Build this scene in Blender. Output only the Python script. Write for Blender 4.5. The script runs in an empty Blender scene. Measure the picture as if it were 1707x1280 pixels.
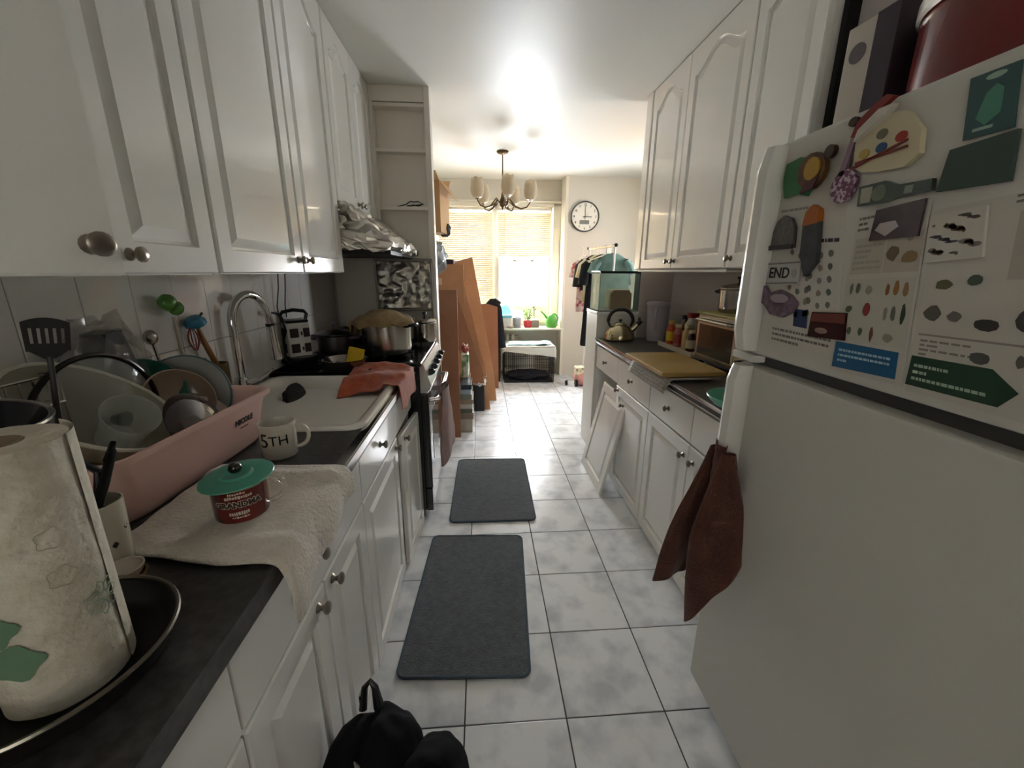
import bpy, bmesh, math, random
from math import sin, cos, pi, radians as RD
from mathutils import Vector, Matrix, noise, Euler
random.seed(7)
SC = bpy.context.scene
COL = SC.collection
# ---------------------------------------------------------------- camera
CAM_H = 1.3815
cam = bpy.data.objects.new('camera', bpy.data.cameras.new('camera'))
COL.objects.link(cam); SC.camera = cam
cam.data.sensor_width = 36; cam.data.sensor_fit = 'HORIZONTAL'
cam.data.lens = 685.47 / 1707 * 36
cam.data.clip_start = 0.02; cam.data.clip_end = 200
_p, _y, _r = 0.26697, 0.07472, -0.006228
_f = Vector((sin(_y)*cos(_p), cos(_y)*cos(_p), -sin(_p)))
_ri = Vector((cos(_y), -sin(_y), 0)); _dn = _f.cross(_ri)
_rr = cos(_r)*_ri + sin(_r)*_dn; _dd = -sin(_r)*_ri + cos(_r)*_dn
cam.matrix_world = Matrix((( _rr.x, -_dd.x, -_f.x, 0), (_rr.y, -_dd.y, -_f.y, 0), (_rr.z, -_dd.z, -_f.z, CAM_H), (0, 0, 0, 1)))
# ---------------------------------------------------------------- world, daylight, exposure
W = bpy.data.worlds.new('sky'); SC.world = W; W.use_nodes = True
_bg = W.node_tree.nodes['Background']
_bg.inputs[0].default_value = (0.92, 0.965, 1.03, 1); _bg.inputs[1].default_value = 17.0
def portal(name, loc, rot, sx, sy):
    l = bpy.data.lights.new(name, 'AREA'); l.shape = 'RECTANGLE'; l.size = sx; l.size_y = sy
    l.cycles.is_portal = True
    o = bpy.data.objects.new(name, l); o.location = loc; o.rotation_euler = rot; COL.objects.link(o)
portal('window_portal', (0.2, 5.98, 1.47), (-pi/2, 0, 0), 1.62, 1.55)      # daylight enters by the dining window
portal('added_window_portal', (2.48, 4.2, 1.60), (0, pi/2, 0), 0.5, 0.4)        # unseen dining side window, added to bring in more light
SC.cycles.max_bounces = 16; SC.cycles.diffuse_bounces = 8; SC.cycles.transmission_bounces = 12; SC.cycles.transparent_max_bounces = 16
SC.view_settings.view_transform = 'Standard'; SC.view_settings.look = 'None'
SC.view_settings.gamma = 1.0; SC.view_settings.use_curve_mapping = False
SC.view_settings.exposure = 2.25
# ---------------------------------------------------------------- materials
def lin(h):
    h = h.lstrip('#'); c = [int(h[i:i+2], 16)/255 for i in (0, 2, 4)]
    return tuple(x/12.92 if x <= .04045 else ((x+.055)/1.055)**2.4 for x in c)
MATS = {}
def mat(name, col='#808080', rough=.5, metal=0, col2=None, nscale=8, bump=0, bscale=40, trans=0, ior=1.45,
        coat=0, alpha=1, spec=.5, emit=0, detail=4, stretch=(1, 1, 1), sheen=0, transl=0, croughs=.05, objrand=0, sub=None, contrast=(.35, .65)):
    if name in MATS: return MATS[name]
    m = bpy.data.materials.new(name); m.use_nodes = True; MATS[name] = m
    nt = m.node_tree; N = nt.nodes; L = nt.links; b = N['Principled BSDF']
    c = lin(col); b.inputs['Base Color'].default_value = (*c, 1)
    b.inputs['Roughness'].default_value = rough; b.inputs['Metallic'].default_value = metal
    b.inputs['Transmission Weight'].default_value = trans; b.inputs['IOR'].default_value = ior
    b.inputs['Coat Weight'].default_value = coat; b.inputs['Coat Roughness'].default_value = croughs
    b.inputs['Alpha'].default_value = alpha; b.inputs['Specular IOR Level'].default_value = spec
    b.inputs['Sheen Weight'].default_value = sheen
    if emit: b.inputs['Emission Color'].default_value = (*c, 1); b.inputs['Emission Strength'].default_value = emit
    if col2 or bump:
        tc = N.new('ShaderNodeTexCoord'); mp = N.new('ShaderNodeMapping'); L.new(tc.outputs['Object'], mp.inputs[0])
        mp.inputs['Scale'].default_value = stretch
    if col2:
        nz = N.new('ShaderNodeTexNoise'); nz.inputs['Scale'].default_value = nscale; nz.inputs['Detail'].default_value = detail
        L.new(mp.outputs[0], nz.inputs[0]); cr = N.new('ShaderNodeValToRGB')
        cr.color_ramp.elements[0].position, cr.color_ramp.elements[1].position = contrast
        cr.color_ramp.elements[0].color = (*lin(col2), 1); cr.color_ramp.elements[1].color = (*c, 1)
        L.new(nz.outputs[0], cr.inputs[0]); L.new(cr.outputs[0], b.inputs['Base Color'])
    if bump:
        nb = N.new('ShaderNodeTexNoise'); nb.inputs['Scale'].default_value = bscale; nb.inputs['Detail'].default_value = 3
        L.new(mp.outputs[0], nb.inputs[0]); bp_ = N.new('ShaderNodeBump'); bp_.inputs['Strength'].default_value = bump
        bp_.inputs['Distance'].default_value = .01
        L.new(nb.outputs[0], bp_.inputs['Height']); L.new(bp_.outputs[0], b.inputs['Normal'])
    if transl:
        t = N.new('ShaderNodeBsdfTranslucent'); t.inputs[0].default_value = (*c, 1)
        mx = N.new('ShaderNodeMixShader'); mx.inputs[0].default_value = transl
        L.new(b.outputs[0], mx.inputs[1]); L.new(t.outputs[0], mx.inputs[2]); L.new(mx.outputs[0], N['Material Output'].inputs[0])
    return m
def tile_mat(name, base, vein, rough, rnd=.08):
    m = mat(name, base, rough, col2=vein, nscale=9, detail=9, contrast=(.34, .56)); nt = m.node_tree; N = nt.nodes; L = nt.links
    tc = [n for n in N if n.type == 'TEX_COORD'][0]; mp = [n for n in N if n.type == 'MAPPING'][0]
    oi = N.new('ShaderNodeObjectInfo'); ad = N.new('ShaderNodeVectorMath'); ad.operation = 'ADD'
    mu = N.new('ShaderNodeVectorMath'); mu.operation = 'SCALE'; mu.inputs['Scale'].default_value = 31.0
    cmb = N.new('ShaderNodeCombineXYZ')
    for i in range(3): L.new(oi.outputs['Random'], cmb.inputs[i])
    L.new(cmb.outputs[0], mu.inputs[0]); L.new(tc.outputs['Object'], ad.inputs[0]); L.new(mu.outputs[0], ad.inputs[1]); L.new(ad.outputs[0], mp.inputs[0])
    return m
# ---------------------------------------------------------------- mesh helpers
class G:
    def __init__(s): s.v = []; s.f = []; s.m = []; s.bev = False
    def _add(s, vs, fs, mi=0):
        o = len(s.v); s.v += [tuple(v) for v in vs]; s.f += [tuple(i+o for i in f) for f in fs]; s.m += [mi]*len(fs); return s
    def box(s, x0, x1, y0, y1, z0, z1, b=0, mi=0):
        if x0 > x1: x0, x1 = x1, x0
        if y0 > y1: y0, y1 = y1, y0
        if z0 > z1: z0, z1 = z1, z0
        if b <= 0:
            vs = [(x, y, z) for z in (z0, z1) for y in (y0, y1) for x in (x0, x1)]
            return s._add(vs, [(0, 2, 3, 1), (4, 5, 7, 6), (0, 1, 5, 4), (2, 6, 7, 3), (0, 4, 6, 2), (1, 3, 7, 5)], mi)
        s.bev = True; b = min(b, (x1-x0)*.49, (y1-y0)*.49, (z1-z0)*.49)
        bm = bmesh.new(); bmesh.ops.create_cube(bm, size=1)
        for v in bm.verts: v.co = ((x0+x1)/2+v.co.x*(x1-x0), (y0+y1)/2+v.co.y*(y1-y0), (z0+z1)/2+v.co.z*(z1-z0))
        bmesh.ops.bevel(bm, geom=bm.edges[:], offset=b, segments=2, affect='EDGES', profile=.5)
        return s.bm(bm, mi)
    def bm(s, bm, mi=0):
        bm.verts.index_update(); s._add([v.co[:] for v in bm.verts], [[v.index for v in f.verts] for f in bm.faces], mi); bm.free(); return s
    def lathe(s, prof, n=28, c=(0, 0, 0), mi=0, a0=0, a1=2*pi):
        full = abs(a1-a0-2*pi) < 1e-6; k = n if full else n+1; vs = []; fs = []
        for r, z in prof:
            for i in range(k):
                a = a0+(a1-a0)*i/n; vs.append((c[0]+r*cos(a), c[1]+r*sin(a), c[2]+z))
        for j in range(len(prof)-1):
            for i in range(n):
                i2 = (i+1) % k
                fs.append((j*k+i, j*k+i2, (j+1)*k+i2, (j+1)*k+i))
        return s._add(vs, fs, mi)
    def cyl(s, p0, p1, r0, r1=None, n=16, cap=True, mi=0):
        return s.tube([p0, p1], [r0, r0 if r1 is None else r1], n, cap, mi)
    def tube(s, path, r, n=10, cap=True, mi=0, closed=False):
        P = [Vector(p) for p in path]; m = len(P); R = r if isinstance(r, (list, tuple)) else [r]*m
        t0 = (P[1]-P[0]).normalized(); up = Vector((0, 0, 1)) if abs(t0.z) < .9 else Vector((1, 0, 0))
        a = t0.cross(up).normalized(); vs = []; fs = []
        for i in range(m):
            if closed: t = (P[(i+1) % m]-P[i-1]).normalized()
            else: t = ((P[i+1]-P[i]) if i < m-1 else Vector()) + ((P[i]-P[i-1]) if i > 0 else Vector()); t.normalize()
            a = (a-t*a.dot(t)).normalized(); b = t.cross(a)
            for k in range(n): vs.append(P[i]+R[i]*(cos(2*pi*k/n)*a+sin(2*pi*k/n)*b))
        for i in range(m if closed else m-1):
            j = (i+1) % m
            for k in range(n): k2 = (k+1) % n; fs.append((i*n+k, i*n+k2, j*n+k2, j*n+k))
        if cap and not closed: fs += [tuple(range(n))[::-1], tuple((m-1)*n+k for k in range(n))]
        return s._add(vs, fs, mi)
    def prism(s, poly, z0, z1, mi=0, ax='z'):
        n = len(poly); f = {'z': lambda a, b, c: (a, b, c), 'y': lambda a, b, c: (a, c, b), 'x': lambda a, b, c: (c, a, b)}[ax]
        vs = [f(a, b, z0) for a, b in poly]+[f(a, b, z1) for a, b in poly]
        fs = [tuple(range(n))[::-1], tuple(range(n, 2*n))]+[(i, (i+1) % n, n+(i+1) % n, n+i) for i in range(n)]
        return s._add(vs, fs, mi)
    def grid(s, fn, nu, nv, mi=0, wrap=False):
        vs = [fn(i/nu, j/nv) for j in range(nv+1) for i in range(nu+1)]
        return s._add(vs, [(j*(nu+1)+i, j*(nu+1)+i+1, (j+1)*(nu+1)+i+1, (j+1)*(nu+1)+i) for j in range(nv) for i in range(nu)], mi)
    def blob(s, c, r, amp=0, fr=3, sub=3, seed=0, mi=0, flat=None):
        bm = bmesh.new(); bmesh.ops.create_icosphere(bm, subdivisions=sub, radius=1)
        for v in bm.verts:
            d = v.co.normalized(); k = 1+amp*noise.noise(d*fr+Vector((seed*7.3, seed*3.1, seed)))
            p = Vector((d.x*r[0]*k, d.y*r[1]*k, d.z*r[2]*k))
            if flat is not None and p.z < flat: p.z = flat
            v.co = p+Vector(c)
        return s.bm(bm, mi)
    def xf(s, M, start=0):
        for i in range(start, len(s.v)): s.v[i] = tuple(M @ Vector(s.v[i]))
        return s
def setp(o, label=None, cat=None, group=None, kind=None):
    if label: o['label'] = label
    if cat: o['category'] = cat
    if group: o['group'] = group
    if kind: o['kind'] = kind
    return o
def me(name, g, mats, smooth=40):
    d = bpy.data.meshes.new(name); d.from_pydata(g.v, [], g.f); d.update()
    mats = mats if isinstance(mats, (list, tuple)) else [mats]
    for m in mats: d.materials.append(m)
    if len(mats) > 1: d.polygons.foreach_set('material_index', g.m)
    bm = bmesh.new(); bm.from_mesh(d); bmesh.ops.recalc_face_normals(bm, faces=bm.faces); bm.to_mesh(d); bm.free()
    if smooth:
        d.shade_smooth(); d.set_sharp_from_angle(angle=RD(smooth))
    return d
def obj(name, g, mats, parent=None, loc=(0, 0, 0), rot=(0, 0, 0), smooth=40, label=None, cat=None, group=None, kind=None, solid=0, sub=0, off=0):
    d = g if isinstance(g, bpy.types.Mesh) else me(name, g, mats, smooth)
    o = bpy.data.objects.new(name, d); COL.objects.link(o); o.location = loc; o.rotation_euler = rot; o.parent = parent
    if getattr(g, 'bev', False) and smooth:
        m = o.modifiers.new('weighted', 'WEIGHTED_NORMAL'); m.keep_sharp = True
    if solid:
        m = o.modifiers.new('thickness', 'SOLIDIFY'); m.thickness = solid; m.offset = off
    if sub:
        m = o.modifiers.new('smooth', 'SUBSURF'); m.levels = sub; m.render_levels = sub
    return setp(o, label, cat, group, kind)
def thing(name, label, cat, loc=(0, 0, 0), rz=0, group=None, rot=None):
    o = bpy.data.objects.new(name, None); COL.objects.link(o); o.location = loc; o.rotation_euler = rot or (0, 0, rz)
    o.empty_display_size = .05
    return setp(o, label, cat, group)
def struct(name, g, m, label=None, parent=None, **k):
    return obj(name, g, m, parent, kind=None if parent else 'structure', label=label, **k)
def dup(o, loc=None, rz=None, label=None, parent=None):
    c = o.copy(); COL.objects.link(c)
    if parent: c.parent = parent
    if loc is not None: c.location = loc
    if rz is not None: c.rotation_euler = (0, 0, rz)
    if label: c['label'] = label
    for ch in list(o.children): dup(ch, parent=c)
    return c
def text_g(s, size, ext=.0004, align='CENTER', bold=0):
    cu = bpy.data.curves.new('t', 'FONT'); cu.body = s; cu.size = size; cu.extrude = ext; cu.align_x = align; cu.align_y = 'CENTER'; cu.offset = bold
    cu.resolution_u = 3
    o = bpy.data.objects.new('t', cu); COL.objects.link(o); dg = bpy.context.evaluated_depsgraph_get()
    m = bpy.data.meshes.new_from_object(o.evaluated_get(dg)); g = G()
    g._add([v.co[:] for v in m.vertices], [tuple(p.vertices) for p in m.polygons])
    bpy.data.objects.remove(o); bpy.data.curves.remove(cu); bpy.data.meshes.remove(m); return g
def arc(c, r, a0, a1, n, plane='xz'):
    out = []
    for i in range(n+1):
        a = a0+(a1-a0)*i/n; u, v = r*cos(a), r*sin(a)
        out.append({'xz': (c[0]+u, c[1], c[2]+v), 'yz': (c[0], c[1]+u, c[2]+v), 'xy': (c[0]+u, c[1]+v, c[2])}[plane])
    return out
def rrect(w, h, r, n=5, cx=0, cy=0):
    P = []
    for sx, sy, a in ((1, 1, 0), (-1, 1, pi/2), (-1, -1, pi), (1, -1, 3*pi/2)):
        for i in range(n+1):
            t = a+pi/2*i/n; P.append((cx+sx*(w/2-r)+r*cos(t), cy+sy*(h/2-r)+r*sin(t)))
    return P
# shared materials
WHITE = mat('white_lacquer', '#ebe9e3', .2, coat=.35, spec=.45, croughs=.04, bump=.008, bscale=3)
CARC = mat('white_melamine', '#e2ded6', .45)
GAP_SHADE = mat('gap_shade_black', '#14120f', .8)
NICKEL = mat('brushed_nickel', '#8d8478', .32, 1)
CHROME = mat('chrome', '#d8d8d8', .08, 1)
STEEL = mat('stainless_steel', '#b9b4ac', .22, 1, bump=.03, bscale=60)
BLACKP = mat('black_plastic', '#0d0d0e', .35)
BLACKM = mat('black_enamel', '#08080a', .18, coat=.4)
WALLP = mat('wall_paint', '#cfc9bb', .55, bump=.03, bscale=18)
WALLG = mat('grey_wall_paint', '#b6afa9', .5, bump=.03, bscale=18)
COUNTER = mat('charcoal_laminate', '#474542', .32, col2='#2f2d2a', nscale=60, detail=6, bump=.03, bscale=120)
# ================================================================ the room
T = .325; TX, TY = -.0699, .9745
LX, RX = -.99, 1.41
fl = struct('floor', G().box(LX-.3, 2.5, -1.7, 5.9, -.08, -.0025), mat('dark_grout', '#4a4844', .8), label='floor of large pale marbled tiles with dark joints')
TILE = tile_mat('marbled_tile', '#e4e5e6', '#c2c5c9', .24)
tm = me('tile', G().box(-T/2+.0022, T/2-.0022, -T/2+.0022, T/2-.0022, -.01, 0, .0016), TILE, None)
for i in range(-3, 8):
    for j in range(-7, 15):
        cx, cy = TX+(i+.5)*T, TY+(j+.5)*T
        if cy > 5.85 or cy < -1.4 or cx > 2.4: continue
        if cy < 2.7 and (cx < -.6 or cx > 1.1): continue
        obj('tile', tm, None, fl, (cx, cy, 0))
struct('ceiling', G().box(LX-.1, RX+.2, -1.7, 2.95, 2.44, 2.6), mat('gloss_ceiling_paint', '#d7d5ce', .42, spec=.2, bump=.10, bscale=2.2, stretch=(1, 3, 1)), label='glossy cream painted kitchen ceiling')
struct('ceiling_dining', G().box(LX-.1, 2.6, 2.95, 6.0, 2.515, 2.6), mat('gloss_ceiling_paint', ), label='glossy cream painted dining area ceiling')
wl = struct('wall_left', G().box(LX-.12, LX, -1.7, 2.97, 0, 2.52), WALLG, label='grey painted left wall behind the counter')
struct('wall_left_dining', G().box(LX-.12, LX, 2.97, 6.0, 0, 2.6), WALLP, label='cream left wall of the dining area')
struct('wall_right', G().box(RX, RX+.12, -1.7, 3.02, 0, 2.52), WALLG, label='grey painted right wall behind the counter')
struct('wall_stub_right', G().box(1.165, 1.55, 3.02, 3.14, 0, 2.52, .004), mat('stub_paint', '#bdb2aa', .5), label='short wall end at the far side of the right cabinets')
struct('wall_right_dining', G().box(2.4, 2.5, 3.1, 4.0, 0, 2.6).box(2.4, 2.5, 4.4, 5.6, 0, 2.6).box(2.4, 2.5, 4.0, 4.4, 0, 1.35).box(2.4, 2.5, 4.0, 4.4, 1.85, 2.6), WALLP, label='cream right wall of the dining area')
struct('wall_return', G().box(1.54, 2.5, 3.02, 3.14, 0, 2.6), WALLP, label='wall turning the corner behind the right cabinets')
struct('wall_clock', G().box(1.095, 2.5, 5.47, 6.0, 0, 2.6), WALLP, label='cream wall section that carries the clock')
struct('wall_stub_left', G().box(LX-.1, -.30, 2.935, 3.0, 0, 2.52), WALLG, label='short wall end behind the stove and open shelf')
# unseen back wall: dark brown to cut bounce, opening added for fill light
struct('wall_back', G().box(LX-.1, -.55, -1.62, -1.5, 0, 2.52).box(.45, RX+.1, -1.62, -1.5, 0, 2.52).box(-.55, .45, -1.62, -1.5, 0, .9).box(-.55, .45, -1.62, -1.5, 2.1, 2.52), mat('low_bounce_brown', '#5c5348', .6), label='brown wall behind the viewer with a window added for fill light')
# window wall: opening x -.60..1.0, z .70..2.20
YW = 5.74
ww = G().box(LX-.1, -.58, YW, YW+.2, 0, 2.6).box(.96, 1.12, YW, YW+.2, 0, 2.6).box(-.58, .96, YW, YW+.2, 2.2, 2.6).box(-.58, .96, YW, YW+.2, 0, .70)
struct('wall_window', ww, WALLP, label='cream wall around the two windows')
TRIMW = mat('cream_trim', '#ddd6c4', .35, bump=.02, bscale=10)
struct('trim_1', G().box(LX, 1.095, YW-.05, YW, 2.235, 2.262, .004), TRIMW, label='thin cream moulding above the windows')
struct('trim_2', G().box(1.06, 1.095, 5.45, YW, 0, 2.515, .003), TRIMW, label='bright painted corner trim beside the window recess')
struct('trim_3', G().box(.955, 1.06, YW-.03, YW, .66, 2.2, .006), TRIMW, label='wide flat casing right of the window')
struct('trim_4', G().box(-.58, .96, YW-.045, YW, 2.185, 2.235, .006), TRIMW, label='head casing over the windows')
GLASS = mat('window_glass', '#dfe8e6', .02, alpha=.06, spec=.5)
SASH = mat('sash_paint', '#cfcabb', .35)
def window(n, x0, x1, lab):
    w = struct(n, G().box(x0, x0+.035, YW-.02, YW+.12, .70, 2.2, .004).box(x1-.035, x1, YW-.02, YW+.12, .70, 2.2, .004)
        .box(x0+.035, x1-.035, YW-.01, YW+.12, 2.16, 2.2, .004).box(x0+.035, x1-.035, YW-.03, YW+.12, .70, .745, .004), SASH, label=lab)
    a, b = x0+.035, x1-.035
    for nm, z0, z1, yy in (('upper_sash', 1.47, 2.16, .085), ('lower_sash', .86, 1.52, .04)):
        s = G().box(a, a+.035, YW+yy, YW+yy+.03, z0, z1, .003).box(b-.035, b, YW+yy, YW+yy+.03, z0, z1, .003)
        s.box(a+.035, b-.035, YW+yy, YW+yy+.03, z0, z0+.06, .003).box(a+.035, b-.035, YW+yy, YW+yy+.03, z1-.04, z1, .003)
        so = obj(nm, s, SASH, w)
        obj('pane', G().box(a+.033, b-.033, YW+yy+.012, YW+yy+.016, z0+.055, z1-.035), GLASS, so)
    obj('sill_panel', G().box(a, b, YW+.04, YW+.07, .745, .86, .003), mat('pale_panel', '#e9e6cf', .5), w)
    for lx in ((a+b)/2-.12, (a+b)/2+.12):
        obj('sash_latch', G().box(lx-.025, lx+.025, YW+.03, YW+.045, 1.515, 1.54, .006), NICKEL, w)
    return w
window('window_1', -.56, .185, 'left double hung window covered by a lowered blind')
window('window_2', .21, .945, 'right double hung window with its blind half raised')
struct('trim_5', G().box(.18, .215, YW-.02, YW+.02, .70, 2.19, .004), SASH, label='mullion post between the two windows')
struct('window_sill', G().box(-.99, 1.095, 5.44, YW, .628, .652, .006), TRIMW, label='long cream window sill above the radiator')
# outside: tan apartment wall seen through the slats
bd = thing('neighbour_building', 'tan brick building outside behind the left blind', 'building', (-3.2, 14, -6))
obj('facade', G().box(-4.0, 1.8, 0, 1, 0, 11.0), mat('tan_brick', '#d9a566', .9, col2='#c48a4c', nscale=3), bd)
for k in range(3):
    for q in range(2):
        o = obj('window', G().box(-2.9+k*1.6, -2.1+k*1.6, -.05, .02, 6.4+q*2.6, 7.8+q*2.6), mat('outer_frame', '#e9e2d2', .6), bd)
        obj('pane', G().box(-2.82+k*1.6, -2.18+k*1.6, -.06, -.045, 6.48+q*2.6, 7.72+q*2.6), mat('outer_pane', '#55606a', .1), o)
# backsplash tiles on the left wall
BT = mat('white_wall_tile', '#e2dfdb', .08, coat=.5, bump=.05, bscale=4)
bt = me('wall_tile', G().box(0, .008, -.079+.0012, .079-.0012, -.12+.0012, .12-.0012, .0015), BT, None)
for i in range(12):
    for j in range(2):
        obj('wall_tile', bt, None, wl, (LX+.0005, .787+.158*i-.079, 1.011+.24*j))
struct('trim_6', G().box(LX, LX+.006, .62, 2.52, .90, 1.37), mat('pale_grout', '#8f8b84', .8), label='grout bed behind the white wall tiles')

# frame of the unseen dining side window, added as a light source
def added_window(n, x, y0, y1, z0, z1, lab):
    f = .03; w = struct(n, G().box(x, x+.07, y0, y0+f, z0, z1, .003).box(x, x+.07, y1-f, y1, z0, z1, .003).box(x, x+.07, y0+f, y1-f, z0, z0+f, .003).box(x, x+.07, y0+f, y1-f, z1-f, z1, .003), SASH, label=lab)
    obj('pane', G().box(x+.03, x+.034, y0+f-.004, y1-f+.004, z0+f-.004, z1-f+.004), GLASS, w)
added_window('added_side_window', 2.41, 4.0, 4.4, 1.35, 1.85, 'small unseen side window added to light the dining area')

cu = thing('fill_curtain', 'thin pale cloth over the added fill light window behind the viewer', 'fill_curtain', (-.05, -1.485, .85))  # unseen cloth covered window, added as a soft light source
obj('cloth', G().grid(lambda u, v: ((u-.5)*1.1, .012*sin(u*60), v*1.3), 120, 2), mat('fill_curtain_cloth', '#efe9dd', .9, transl=.040), cu)
obj('rod', G().cyl((-.6, .01, 1.31), (.6, .01, 1.31), .01), NICKEL, cu)
# ================================================================ cabinets
def outline(w, h, m, ins, arch, n=14):
    x0, x1, z0 = m+ins, w-m-ins, m+ins
    zt = h-m-ins
    P = [(x0, z0), (x1, z0)]
    if not arch: return P+[(x1, zt), (x0, zt)]
    sh = zt-arch
    xs = [x1+(x0-x1)*i/n for i in range(n+1)]
    for x in xs:
        u = abs((x-(x0+x1)/2)/((x1-x0)/2))
        k = 0 if u > .86 else (cos(pi*u/.86)+1)/2
        P.append((x, sh+arch*k**.8))
    return P
def door_g(w, h, arch=0, m=.058, th=.019, plain=False):
    g = G()
    if plain: return g.box(0, w, 0, th, 0, h, .005)
    e = .004
    base = outline(w, h, m, 0, arch)
    n = len(base)
    def outer(off):
        R = []
        for i, (x, z) in enumerate(base):
            if i == 0: R.append((off, off))
            elif i == 1: R.append((w-off, off))
            else:
                xx = x
                if i == 2: xx = w-off
                if i == n-1: xx = off
                R.append((xx, h-off))
        return R
    loops = [(outer(0), th), (outer(0), e), (outer(e), 0), (base, 0), (outline(w, h, m, .004, arch), .0095), (outline(w, h, m, .010, arch), .0105), (outline(w, h, m, .034, arch), .001)]
    vs = []; fs = []
    for L_, d in loops: vs += [(x, d, z) for x, z in L_]
    for k in range(len(loops)-1):
        for i in range(n):
            j = (i+1) % n; fs.append((k*n+i, k*n+j, (k+1)*n+j, (k+1)*n+i))
    fs.append(tuple((len(loops)-1)*n+i for i in range(n))); fs.append(tuple(range(n))[::-1])
    g._add(vs, fs); return g
def knob_mesh(s=1):
    g = G(); g.lathe([(0, .028*s), (.010*s, .0275*s), (.0145*s, .024*s), (.014*s, .019*s), (.007*s, .014*s), (.0055*s, .008*s), (.0115*s, .002*s), (.012*s, 0)], 14)
    g.xf(Matrix.Rotation(pi/2, 4, 'X')); return me('knob', g, NICKEL)
KN = knob_mesh()
def door(parent, x, z, w, h, kx=None, kz=None, arch=0, plain=False, name='door', rot=0, y=-.019):
    o = obj(name, door_g(w-.004, h-.004, arch, plain=plain, m=.058 if min(w, h) > .25 else .035), WHITE, parent, (x+.002, y, z+.002), smooth=14)
    if kx is not None: obj('knob', KN, None, o, (kx-.002, 0, kz))
    return o
def drawer(parent, x, z, w, h, kx=None):
    o = obj('drawer', G().box(.002, w-.002, 0, .019, .002, h-.002, .005), WHITE, parent, (x, -.019, z))
    obj('knob', KN, None, o, (w/2 if kx is None else kx, 0, h/2)); return o
def cabinet(name, label, loc, rz, w, d, h, open_from=None):
    c = thing(name, label, 'cabinet', loc, rz, )
    t = .018
    g = G().box(0, t, 0, d, 0, h).box(w-t, w, 0, d, 0, h).box(t, w-t, 0, d, h-t, h).box(t, w-t, 0, d, 0, t).box(t, w-t, d-.008, d, t, h-t)
    obj('body', g, CARC, c); return c
LB, LF = -.393, pi/2          # left base cabinets face +x ; local x runs along +y
# --- left base cabinets (height .872)
def base_left(y0, w, lab): return cabinet('base_cabinet', lab, (LB, y0, 0), LF, w, .585, .872)
c0 = base_left(-.15, .65, 'white base cabinet nearest the viewer under the left counter')
drawer(c0, 0, .69, .65, .165); door(c0, 0, .02, .325, .665); door(c0, .325, .02, .325, .665)
c1 = base_left(.50, .665, 'white base cabinet with two doors under the white hand towel')
drawer(c1, 0, .69, .665, .165, .315); door(c1, 0, .02, .333, .665, .285, .63); door(c1, .333, .02, .332, .665, .045, .63)
c2 = base_left(1.165, .535, 'white base cabinet with one drawer under the sink')
drawer(c2, 0, .69, .535, .165, .25); door(c2, 0, .02, .535, .665, .49, .63)
c3 = base_left(1.70, .385, 'white base cabinet beside the stove with a sagging door')
obj('drawer', G().box(.002, .383, 0, .019, .002, .163, .005), WHITE, c3, (0, -.019, .69))
d3 = door(c3, 0, .0, .375, .665, .05, .63); d3.location = (.028, -.034, .008); d3.rotation_euler = (RD(-.6), RD(2.0), RD(-3))
# --- left upper cabinets
UX = -.65
def upper_left(y0, w, z, h, lab): return cabinet('wall_cabinet', lab, (UX-.019, y0, z), LF, w, .32, h)
u1 = upper_left(.18, .935, 1.37, 1.068, 'white wall cabinet nearest the viewer with its first door ajar')
dj = door(u1, 0, 0, .45, 1.068, .418, .038, plain=True); dj.rotation_euler = (0, 0, RD(-25.5)); dj.location = (.003, -.021, .002)
door(u1, .625, 0, .31, 1.068, .045, .036, arch=.06)
obj('face_frame', G().box(.455, .622, -.018, .0, 0, 1.066, .003), WHITE, u1)
u2 = upper_left(1.125, .965, 1.37, 1.068, 'white wall cabinet pair above the sink with arched panels')
door(u2, 0, 0, .50, 1.068, .46, .045, arch=.07); door(u2, .505, 0, .46, 1.068, .035, .045, arch=.07)
u3 = upper_left(2.10, .75, 1.69, .748, 'short white wall cabinet over the foil wrapped hood')
door(u3, 0, 0, .375, .748, .34, .03, arch=.06); door(u3, .375, 0, .375, .748, .035, .03, arch=.06)
# --- right base cabinets (face -x, local x runs along -y)
RB, RF = .881, -pi/2
def base_right(y1, w, lab): return cabinet('base_cabinet', lab, (RB, y1, 0), RF, w, .52, .872)
r1 = base_right(2.99, .49, 'white base cabinet at the far end missing its door')
drawer(r1, 0, .69, .49, .165)
r2 = base_right(2.50, .525, 'white base cabinet beside the doorless one')
drawer(r2, 0, .69, .525, .165); door(r2, 0, .02, .525, .665, .04, .635)
r3 = base_right(1.975, .44, 'white base cabinet below the near half of the chopping board')
drawer(r3, 0, .69, .44, .165); door(r3, 0, .02, .44, .665, .40, .60)
r4 = base_right(1.535, .455, 'white base cabinet next to the refrigerator')
drawer(r4, 0, .69, .455, .165, .36); door(r4, 0, .02, .455, .665, .045, .60)
# detached door leaning
ld = thing('cabinet_door', 'loose white cabinet door leaning against the right base cabinets', 'door', (.735, 2.80, 0), rot=(0, 0, 0))
g = door_g(.485, .64); 
o = obj('panel', g, WHITE, ld, (0, 0, 0), rot=(RD(-12.5), 0, -pi/2), smooth=14)
obj('knob', KN, None, o, (.445, 0, .60))
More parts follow.
